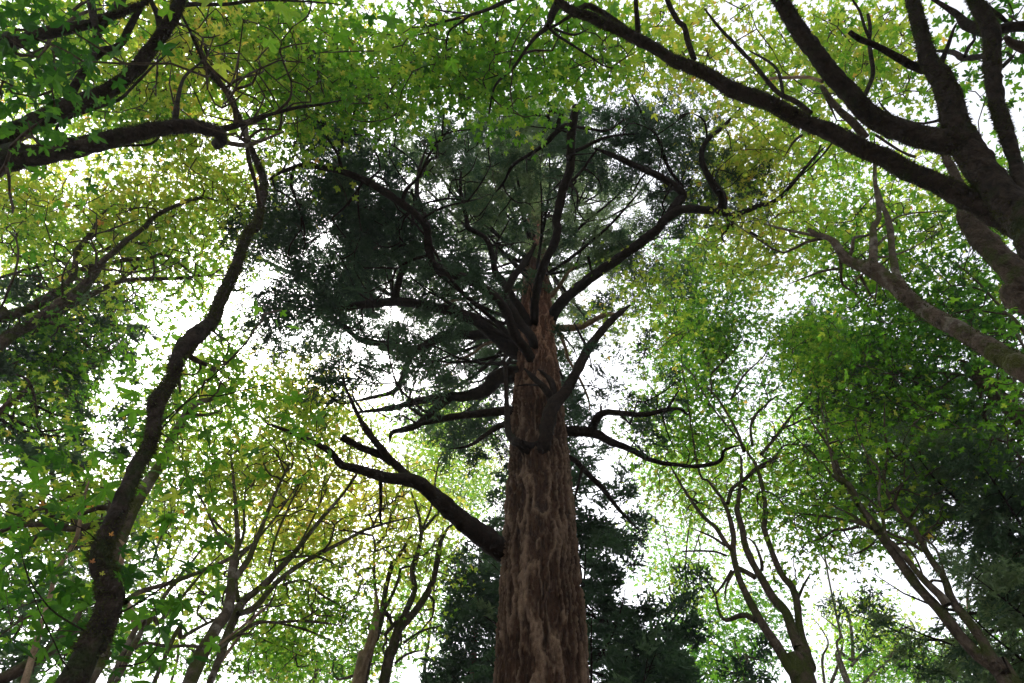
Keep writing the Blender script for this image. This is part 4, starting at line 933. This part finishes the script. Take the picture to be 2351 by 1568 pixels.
TW.trace("22:1300,500,30 1200,460,26 1100,440,18 980,420,14 750,395,6", 'D', 9.6, 10)
TW.trace("22:1210,490,18 1130,510,20 1040,515,16 960,570,12 840,600,5", 'D', 9.6, 10)
TW.trace("22:1250,470,20 1180,420,18 1100,380,16 980,320,14 930,345,10 880,345,5", 'D', 9.6, 10)
TW.trace("22:1320,600,14 1230,660,12 1130,690,5", 'D', 9.6, 9.8)
TW.trace("22:1670,890,14 1620,740,14 1540,620,12 1420,560,10", 'D', 9.7, 9.7)
TW.trace("22:1650,660,26 1550,590,20 1430,540,16 1370,500,14", 'D', 9.8, 9.7)
TW.trace("22:1680,890,24 1720,860,20 1790,870,20", 'D', 9.8, 9.8)
TW.trace("22:1650,560,18 1740,640,16 1790,770,14 1810,840,14", 'D', 9.8, 9.8)
TW.trace("22:1400,250,18 1290,100,16 1270,0,10", 'D', 9.8, 9.8)
TW.trace("22:1360,380,14 1270,290,12 1210,260,6", 'D', 9.7, 9.7)
fans(TW, [(1960, 1080, 120, 120, 9.6, 10.5, 40), (2090, 1150, 100, 130, 9.6, 10.4, 60), (1900, 1200, 80, 70, 9.8, 10.3, 25)], .011)
TW.region(1960, 1080, 130, 90, 'D', 9.5, 12, .8, leaf=.18, tint=.26, tv=.1)
TW.region(1880, 1210, 110, 80, 'D', 9.5, 12, .7, leaf=.18, tint=.28, tv=.1)
TW.region(2080, 1180, 110, 110, 'D', 9.5, 12, .6, leaf=.18, tint=.25, tv=.1)
TW.region(1960, 940, 150, 80, 'D', 10, 12.5, 1.1, leaf=.18, tint=.2, tv=.1)
TW.region(1800, 1300, 50, 60, 'D', 9.8, 11.5, .5, leaf=.18, tint=.26, tv=.08)
NL += TW.finish_maple()
PS = Tree('maple_sapling', 'thin pale crooked sapling stem against bright sky at the lower right', 'tree', (*wp(2260, 1750, 'D', 14)[:2], 0), 70, bark_mat=M_DEAD)
PS.trace("22:2040,1500,30 2000,1240,24 1980,1130,22 1960,990,20 1970,900,18 2000,840,18 2080,760,14 2150,640,8 2180,560,4", 'D', 14, 14, 'trunk', pre=[(PS.base[0], PS.base[1], -.2)], prer=[.14], K=8)
PS.trace("22:1990,870,8 2130,780,6 2160,700,3", 'D', 14, 14, K=6)

# ---- right edge dense maple
RD = Tree('maple_tree', 'dense green leafed maple hanging over the right edge below the long limb', 'tree', (9.5, 7.6, 0), 71, 'bigleaf maples', bark_mat=M_MAPLE)
RD.limb([(9.5, 7.6, -.2), (9.5, 7.6, 1.), (9.4, 7.5, 5), (9.2, 7.2, 9), (8.8, 6.8, 12)], [.4, .3, .26, .2, .1], 'trunk', K=26)
for q in ["12:2400,1350,30 2000,950,22 1600,850,14 1400,700,6", "12:2400,1200,30 2100,1050,24 1800,1000,18 1500,1000,8", "12:2400,800,24 2200,560,18 1950,300,12 1700,150,5", "12:2400,900,20 2250,700,16 2000,650,6"]:
    RD.trace(q, 'h', 8.0, 11.5, pre=[(9.25, 7.3, 8)], prer=[.1], part='limb')
RD.region(2170, 860, 190, 150, 'h', 9, 12.5, 1.2, leaf=.18, tint=.12, tv=.09)
RD.region(2250, 700, 130, 140, 'h', 9.5, 13, 1.25, leaf=.18, tint=.2, tv=.1)
RD.region(2200, 1010, 170, 80, 'h', 7.5, 10, .7, leaf=.18, tint=.2, tv=.09)
RD.region(2050, 740, 110, 80, 'h', 10, 13, 1.5, leaf=.18, tint=.22, tv=.1)
RD.region(2320, 980, 60, 180, 'h', 6.5, 9, 1.2, leaf=.18, tint=.12, tv=.06)
NL += RD.finish_maple()

# ---- long limb maple from the right edge
OM = Tree('maple_tree', 'leaning grey maple stem with mossy collars rising leftward from the right edge', 'tree', (8.4, 4.9, 0), 72, 'bigleaf maples', bark_mat=M_MAPLE_LIGHT)
OM.trace("12:2480,1050,160 2349,970,155 2200,880,142 2100,820,130 2000,760,120 1900,700,112 1800,650,106 1700,590,104 1620,540,100 1550,480,104 1480,410,104 1420,370,100 1350,320,110 1290,280,110 1230,260,86 1150,230,66 1090,170,54 1040,100,44 1000,70,40 930,50,32 860,10,20", 'h', 5.6, 9.6, 'trunk', pre=[(8.4, 4.9, -.2), (8.35, 4.85, 1), (7.2, 4.3, 4.5)], prer=[.3, .24, .2], K=32, step=.04, lump=.09, rough=.1, lump2=.04, moss=900)
OM.trace("12:1320,290,70 1310,200,56 1315,100,50 1310,0,44 02:1350,1500,36 1345,1400,30 1325,1250,26 1320,1100,20 1320,950,8", 'h', 9.0, 11.5)
OM.trace("12:1490,380,60 1460,280,50 1440,160,46 1430,30,44 02:1410,1500,40 1370,1400,30 1340,1280,14", 'h', 8.6, 11)
OM.trace("12:1140,230,30 1170,130,26 1180,70,22 1290,45,16 02:1430,1520,12 1560,1470,12 1850,1450,5", 'h', 9.4, 11)
OM.trace("12:960,75,26 850,100,20 750,150,18 640,155,12 02:300,1500,5", 'h', 9.8, 11)
OM.trace("12:930,60,22 700,10,18 02:560,1540,8", 'h', 9.8, 11)
OM.trace("12:1080,170,20 1090,290,20 1100,390,18 1210,460,8", 'h', 9.2, 9)
OM.trace("12:1070,280,18 960,300,16 850,340,12 700,400,5", 'h', 9.2, 9.6)
OM.trace("12:1220,330,22 1270,420,18 1320,490,10 1340,380,12 1320,550,5", 'h', 8.8, 8.6)
OM.trace("12:1250,310,14 1200,350,14 1165,385,5", 'h', 8.8, 8.8, mat=M_DEAD)
OM.trace("12:1330,200,18 1430,195,16 1600,130,10 1800,0,5", 'h', 9.4, 11)
OM.trace("12:1340,120,18 1400,60,14 1480,-20,8", 'h', 9.8, 11)
OM.region(1850, 420, 260, 130, 'h', 15.6, 18, .95, leaf=.21, tint=.4, tv=.13)
OM.region(1780, 560, 190, 90, 'h', 14, 16.5, .9, leaf=.19, tint=.4, tv=.13)
OM.region(2020, 560, 150, 110, 'h', 10.5, 14, .95, leaf=.19, tint=.32, tv=.1)
OM.region(1960, 650, 110, 60, 'h', 10, 12, .9, leaf=.19, tint=.26, tv=.1)
OM.region(1690, 330, 110, 80, 'h', 15.6, 18, .45, leaf=.21, tint=.36, tv=.12)
OM.region(2130, 430, 90, 110, 'h', 12, 15, .6, leaf=.19, tint=.36, tv=.1)
NL += OM.finish_maple()

# ---- big dark maple upper right
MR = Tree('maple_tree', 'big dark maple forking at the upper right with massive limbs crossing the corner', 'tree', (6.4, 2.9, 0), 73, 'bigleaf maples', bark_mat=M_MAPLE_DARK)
MR.ws = 0.83
MR.trace("12:2700,240,330 02:2480,1640,320 2349,1500,290 2250,1400,270 2120,1250,235 2020,1110,240 1930,980,240 1880,880,215 1840,700,185 1790,560,160 1700,430,135 1655,280,115 1615,130,104 1585,0,98 1570,-80,80", 'h', 5.0, 8.6, 'trunk', pre=[(6.4, 2.9, -.2), (6.35, 2.85, .8), (6.1, 2.75, 4.0)], prer=[.48, .37, .30], K=48, step=.03, lump=.07, rough=.08, lump2=.03, moss=1500)
MR.trace("02:2330,1560,230 2200,1500,185 2000,1385,170 1850,1310,160 1750,1260,152 1600,1200,150 1500,1150,150 1380,1080,146 1250,1030,140 1120,960,138 1000,900,136 880,860,128 750,790,124 620,720,120 500,670,122 400,640,118 330,610,122 250,560,104 150,500,104 0,440,94 01:2290,420,92 2200,360,92 2100,300,90 2000,250,86 1900,200,84 1800,160,80 1700,110,76 1600,80,70 1520,30,64 1470,-40,40", 'h', 5.9, 9.3, K=40, step=.03, lump=.07, rough=.09, lump2=.03, moss=1500, label='longest limb, running across to the top centre')
MR.trace("02:1960,1010,170 1850,985,200 1750,965,195 1620,940,180 1500,900,178 1400,860,170 1300,800,160 1220,720,152 1150,640,146 1070,560,142 1000,480,140 930,380,136 850,280,130 780,180,126 720,80,122 660,-20,116 600,-120,100", 'h', 6.7, 8.8, K=40, step=.03, lump=.06, rough=.09, lump2=.03, moss=1500)
MR.trace("01:1960,200,50 1850,120,44 1750,60,46 1680,40,50 1600,90,40", 'h', 9.0, 9.4)
MR.trace("02:1660,480,84 1560,440,66 1400,350,52 1300,300,48 1220,270,52 1150,220,40", 'h', 7.9, 7.9, 'broken_branch', label='short snapped branch pointing left')
MR.trace("02:1780,430,50 1800,380,40 1835,290,34 1860,210,26 1885,160,12", 'h', 7.8, 8.2)
MR.trace("02:1250,660,36 1280,600,34 1310,500,34 1295,380,34 1285,270,36 1290,180,30 1275,100,22", 'h', 7.9, 9.0)
MR.trace("02:1285,260,28 1250,180,24 1220,80,20 1170,0,18 1140,-60,12", 'h', 8.4, 9.0)
MR.trace("02:880,780,44 780,700,42 660,640,40 560,530,36 480,430,34 400,350,32 330,270,28 260,200,26 150,60,14", 'h', 8.0, 9.8)
MR.trace("02:690,640,26 660,500,26 600,430,22 460,350,12", 'h', 8.4, 9.6)
MR.trace("02:960,560,30 900,540,26 830,530,26 600,540,24", 'h', 8.0, 9.0, 'dead_branch', mat=M_DEAD)
MR.trace("02:80,410,50 40,300,48 10,180,44 01:2320,150,44 2260,40,44 2220,-60,36", 'h', 8.8, 9.5)
MR.trace("01:2040,270,46 2040,180,48 2030,80,44 2025,-40,36", 'h', 9.0, 9.3)
MR.trace("02:1790,820,26 1660,850,20 1560,835,14 1470,800,6", 'h', 7.4, 7.8)
MR.trace("02:1430,790,20 1380,740,16 1340,680,6", 'h', 7.5, 7.8)
MR.trace("02:1330,930,22 1500,1040,20 1600,1080,26", 'h', 9.0, 9.0, mat=M_MAPLE_LIGHT)
MR.trace("02:1260,950,70 1180,850,70 1080,760,56 1000,660,44 960,600,36 1060,830,10", 'h', 9.6, 10.5, mat=M_MAPLE)
MR.trace("01:1490,20,70 1450,100,60 1420,180,50 1350,240,34 1290,310,28 1230,400,26 1180,470,22 1080,560,20 1040,640,18 1020,760,14 1000,850,5", 'h', 9.4, 11.5)
MR.trace("01:1420,180,28 1480,240,24 1560,290,22 1700,380,18 1800,450,14 1880,470,6", 'h', 9.5, 10.5)
MR.trace("01:1440,190,24 1500,160,24 1600,90,30", 'h', 9.4, 9.3)
MR.trace("01:1470,200,20 1600,240,20 1700,200,8", 'h', 9.4, 10)
MR.trace("01:1180,470,14 1130,500,12 1040,530,10 960,560,4", 'h', 10.5, 11.5)
MR.trace("01:1460,-60,40 1300,-60,40 1150,0,36 1020,60,30 900,100,28 740,140,22 600,180,18 480,190,6", 'h', 9.5, 12)
MR.trace("01:880,110,20 800,170,18 740,220,16 720,350,14 740,390,12 900,430,4", 'h', 10.5, 12)
MR.trace("01:850,90,18 740,80,14 620,60,5", 'h', 10.8, 12)
MR.trace("02:1030,980,16 960,1070,16 800,1220,12 620,1330,6", 'h', 8.4, 9.4)
MR.trace("02:950,1000,14 900,1100,12 760,1200,5", 'h', 8.4, 9.4)
MR.trace("02:820,930,22 760,980,20 700,1080,6", 'h', 8.3, 9)
MR.trace("02:2400,1420,120 2340,1380,118 2310,1250,104 2290,1120,96 2240,960,104 2190,800,112 2160,680,112 2135,500,116 2130,380,118 2130,260,124 2110,180,130 2060,80,112 2010,0,104 1980,-80,90", 'h', 5.8, 8.4, K=32, step=.03, lump=.08, rough=.09, lump2=.03, moss=1500, pre=[(6.0, 2.7, 5.0)], prer=[.18], label='nearly black limb nearest the right edge')
MR.trace("02:2150,210,70 2250,190,74 2349,180,80 2450,170,80", 'h', 8.0, 7.8, lump2=.03)
MR.trace("02:2070,230,70 2000,190,90 1950,170,84 1900,110,56 1830,60,44 1750,10,30 1680,-30,20", 'h', 8.2, 9.0, lump=.2, lump2=.04)
MR.trace("02:2090,390,44 2000,395,46 1930,400,50 1860,360,36 1750,350,20", 'h', 8.4, 9.5, lump=.2, lump2=.04)
MR.trace("02:1940,390,28 1970,320,30 2010,270,24 1990,200,16", 'h', 8.6, 9)
MR.trace("02:2200,460,36 2240,420,36 2280,380,18", 'h', 7.8, 8)
MR.trace("02:2100,50,40 2180,110,40 2240,160,24", 'h', 8.2, 8.2)
MR.trace("02:2450,350,90 2349,330,84 2250,290,60 2220,250,30", 'h', 8.6, 8.6, lump=.2, lump2=.04, mat=M_MAPLE, pre=[(6.4, 2.8, 5.5), (6.6, 2.0, 7.5), (6.8, 1.4, 9.0)], prer=[.2, .18, .16])
MR.region(1080, 120, 330, 120, 'h', 11, 15, 1.2, leaf=.21, tint=.24, tv=.11)
MR.region(900, 200, 250, 80, 'h', 11, 14, 1.2, leaf=.21, tint=.2, tv=.1)
MR.region(1340, 110, 180, 75, 'h', 10.5, 13.5, 1.1, leaf=.21, tint=.3, tv=.12)
MR.region(1180, 240, 60, 40, 'h', 10, 12, .4, leaf=.21, tint=.34, tv=.1)
MR.region(1600, 110, 180, 120, 'h', 11.5, 15.5, 1.25, leaf=.2, tint=.46, tv=.12)
MR.region(1690, 130, 90, 70, 'h', 12, 14, .6, leaf=.2, tint=.74, tv=.08)
MR.region(1850, 130, 200, 110, 'h', 12, 16, 1.0, leaf=.2, tint=.42, tv=.12)
MR.region(2000, 110, 150, 100, 'h', 12, 15, 1.0, leaf=.2, tint=.36, tv=.1)
MR.region(2310, 70, 70, 80, 'h', 8, 10, 1.7, leaf=.2, tint=.12, tv=.06)
MR.region(2260, 330, 90, 190, 'h', 10, 13, 1.4, leaf=.2, tint=.26, tv=.1)
MR.region(1780, 230, 120, 70, 'h', 15, 17, .6, leaf=.2, tint=.38, tv=.1)
MR.region(2120, 200, 60, 60, 'h', 11, 13, .7, leaf=.2, tint=.34, tv=.1)
NL += MR.finish_maple()
NM = Tree('maple_tree', 'mossy collared trunk behind the big dark maple low on its right side', 'tree', (9.2, 3.4, 0), 74, 'bigleaf maples', bark_mat=M_MAPLE)
NM.trace("12:2500,560,170 2349,380,165 2250,270,160 2170,190,150 2090,110,150 2010,20,140 02:1970,1500,130 1930,1380,80 1900,1270,64 1850,1150,56 1810,1080,46 1780,950,30", 'h', 7.6, 10.5, 'trunk', pre=[(9.2, 3.4, -.2), (9.15, 3.35, 1), (8.8, 3.2, 5.5)], prer=[.42, .32, .27], K=32, step=.04, lump=.1, rough=.1, lump2=.05, moss=1500)
NM.region(2230, 520, 110, 60, 'h', 11, 14, .5, leaf=.2, tint=.28, tv=.1)
NM.region(2290, 430, 60, 100, 'h', 11, 14, .9, leaf=.2, tint=.25, tv=.1)
NL += NM.finish_maple()

# ---- far maples low behind
def far_maple(label, x, D, seed, regs, stems, yb=1568, bark_mat=None):
    global NL
    b = wp(x, 1700, 'D', D); T = Tree('maple_tree', label, 'tree', (b[0], b[1], 0), seed, 'bigleaf maples', bark_mat=bark_mat or M_MAPLE)
    first = True
    for st in stems:
        T.trace(st, 'D', D, D * 1.03, 'trunk' if first else 'limb', pre=[(b[0], b[1], -.2)] if first else None, prer=[.2] if first else None, K=10); first = False
    for r in regs: T.region(*r[:4], 'D', D, D * 1.3, r[4], leaf=.21, tint=r[5] - .06, tv=.12, spread=.45)
    NL += T.finish_maple(minr=.009)
far_maple('small far maple with bare pale stems below the open sky at the lower right', 2010, 21, 81,
          [(1960, 1440, 110, 70, 1.0, .42), (2060, 1420, 60, 70, .8, .46), (2100, 1520, 120, 50, 1.6, .3), (1950, 1540, 100, 40, 1.2, .3)],
          ["22:1150,1620,30 1170,1400,24 1160,1200,20 1120,1050,14 1000,980,6", "22:1160,1450,20 1250,1350,18 1290,1330,10 1330,1100,5", "22:1220,1600,24 1330,1480,20 1440,1370,18 1500,1200,12 1540,1130,5", "22:1010,1600,22 1080,1400,18 1090,1230,14 950,1100,5", "22:980,1590,18 960,1400,16 1000,1280,12 900,1120,5"], bark_mat=M_MAPLE_LIGHT)
far_maple('bright green maple filling the gap right of the dark cedar', 1700, 17, 82,
          [(1680, 1470, 110, 100, 1.7, .17), (1620, 1400, 70, 60, 1.2, .24), (1600, 1540, 120, 50, 1.3, .15), (1740, 1380, 60, 50, .9, .2)],
          ["22:500,1620,26 450,1480,20 350,1400,14 230,1300,6", "22:470,1530,16 380,1500,12 260,1480,5", "22:440,1600,16 350,1250,8"])
far_maple('pale green maple low in the bottom right corner', 2280, 16, 83,
          [(2310, 1480, 70, 90, 1.5, .22), (2200, 1540, 90, 40, 1.4, .24), (2330, 1350, 30, 60, .6, .3)],
          ["22:2200,1640,26 2230,1400,18 2270,1150,6"])
far_maple('yellow green maple low between the fanning stems and the grey clump', 720, 18, 84,
          [(700, 1530, 130, 60, 1.7, .34), (600, 1470, 90, 50, 1.1, .32), (840, 1540, 60, 40, .9, .2)],
          ["20:2150,1620,24 2100,1450,16 1950,1350,6", "20:2130,1560,14 2250,1430,6"])
far_maple('maple deep in shade beyond the bottom left trunks', 60, 13, 85,
          [(60, 1300, 90, 130, .8, .15), (200, 1440, 120, 110, .8, .16), (330, 1430, 100, 120, .6, .25)],
          ["20:100,1640,26 60,1300,20 100,1000,12 50,800,5"])
far_maple('thin stemmed yellowing maple far behind the fanning stems', 620, 22, 86,
          [(640, 1130, 170, 130, .75, .5), (600, 1300, 200, 90, .7, .45)],
          ["20:1900,1640,24 1850,1300,20 1800,900,16 1900,400,12 2000,100,6", "20:1860,1380,14 2050,1050,12 2250,750,6", "20:1830,1100,12 1650,700,10 1500,300,5", "20:1850,900,12 2050,500,8 2200,200,4"])
far_maple('slender far maple seen between the grey clump and the huge fir', 1010, 20, 87,
          [(1040, 1060, 110, 150, 1.3, .4), (1000, 1330, 110, 100, .9, .35), (960, 1480, 60, 60, .6, .3)],
          ["21:560,1640,26 600,1300,20 640,900,16 700,500,12 760,200,6", "21:620,1000,12 750,700,10 850,550,5", "21:600,1250,12 480,900,10 400,600,5"])
far_maple('slender far maple right of the huge fir with loose pale leaves', 1600, 20, 88,
          [(1560, 1080, 110, 120, .8, .34), (1500, 1250, 90, 90, .6, .3), (1620, 1250, 70, 90, .4, .36), (1700, 1180, 90, 110, .5, .34)],
          ["22:130,1640,24 60,1300,20 20,1000,16 30,600,12 100,200,6", "22:40,1000,12 -80,700,8 -150,400,4", "22:30,800,10 150,450,8 250,150,4", "22:60,1300,12 -100,1000,8 -180,800,4"])
far_maple('pale far maple between the three way stems and the twin stems', 1980, 19, 89,
          [(1900, 1120, 130, 100, .7, .3), (2000, 1010, 130, 90, .8, .28), (1840, 1000, 100, 90, .7, .3), (2120, 1120, 90, 90, .6, .26)],
          ["22:1180,1640,20 1080,1200,16 980,700,12 950,300,8 1000,-100,5", "22:1020,800,10 850,500,8 760,250,4", "22:960,450,10 1150,150,8 1250,-150,4", "22:990,600,9 1200,350,7 1350,150,4"], bark_mat=M_MAPLE_LIGHT)
far_maple('far maple glimpsed above the bend of the crooked left trunk', 380, 19, 90,
          [(430, 960, 130, 80, .8, .45), (150, 1040, 90, 60, .7, .4), (520, 770, 90, 60, .7, .42), (300, 1180, 140, 80, .7, .45)],
          ["20:1150,1640,22 1120,1200,18 1160,700,14 1250,200,10 10:1350,1400,6", "20:1150,900,12 1000,400,8 900,0,4", "20:1150,800,12 1350,350,8 1500,0,4"])
def shade_canopy(T, x0, x1, y0, y1, z0, z1, n, leaf, tint):  # leaf clusters added out of frame to block open sky behind the eye
    rng = T.rng; P = np.stack([rng.uniform(x0, x1, n), rng.uniform(y0, y1, n), rng.uniform(z0, z1, n)], -1)
    X, Y, zc = proj(P)
    inside = (zc > 0) & (X > -150) & (X < 2500) & (Y > -120) & (Y < 1700)
    P = P[~inside & (vnoise(P, 0.35, T.seed) > -0.25)]
    m = len(P); T.clusters = [(P, np.full(m, leaf), np.full(m, 11), tint + rng.normal(0, .08, m), np.full(m, .5))]
for (lab, bx, by, sd_, x0, x1) in [('added unseen maple behind the viewpoint on the left, its canopy shading the limbs', -4.0, -5.5, 91, -11, 0), ('added unseen maple behind the viewpoint on the right, its canopy shading the limbs', 4.5, -6.0, 92, 0, 12)]:
    T = Tree('maple_tree', lab, 'tree', (bx, by, 0), sd_, 'bigleaf maples', bark_mat=M_MAPLE)  # unseen tree, added to darken the undersides of limbs and leaves
    T.limb([(bx, by, -.2), (bx, by, 1), (bx * .95, by, 5), (bx * .9, by * .9, 10)], [.4, .3, .24, .1], 'trunk', K=20)
    for k in range(4):
        T.limb([(bx * .95, by, 5.0 + k * .8), (bx + 2 * math.cos(k * 1.7), by + 2 * math.sin(k * 1.7), 7.5 + k * .6), (bx + 4.5 * math.cos(k * 1.7), by + 4 * math.sin(k * 1.7), 10.0 + .3 * k)], [.13, .1, .03], 'limb', K=8)
    shade_canopy(T, x0, x1, -13, 2, 9.5, 13, 620, .3, .2); NL += T.finish_maple(minr=.01)
print('LEAVES', NL, 'polys', sum(len(o.data.polygons) for o in bpy.data.objects if o.type == 'MESH'))

HAZE = 0.0008
def haze_box():
    v = [(x, y, z) for x in (-60, 60) for y in (-60, 60) for z in (-3.0, 46.0)]
    me = bpy.data.meshes.new('haze'); me.from_pydata(v, [], [(0, 1, 3, 2), (4, 6, 7, 5), (0, 4, 5, 1), (2, 3, 7, 6), (0, 2, 6, 4), (1, 5, 7, 3)])
    m, t, out = mat_base('haze'); pv = t.nodes.new('ShaderNodeVolumePrincipled'); pv.inputs['Color'].default_value = (.93, .95, 1, 1); pv.inputs['Density'].default_value = HAZE; pv.inputs['Anisotropy'].default_value = 0.5
    t.links.new(pv.outputs[0], out.inputs['Volume']); me.materials.append(m)
    o = bpy.data.objects.new('haze', me); S.collection.objects.link(o); o['kind'] = 'stuff'; o['label'] = 'thin pale forest air'
if HAZE: haze_box()
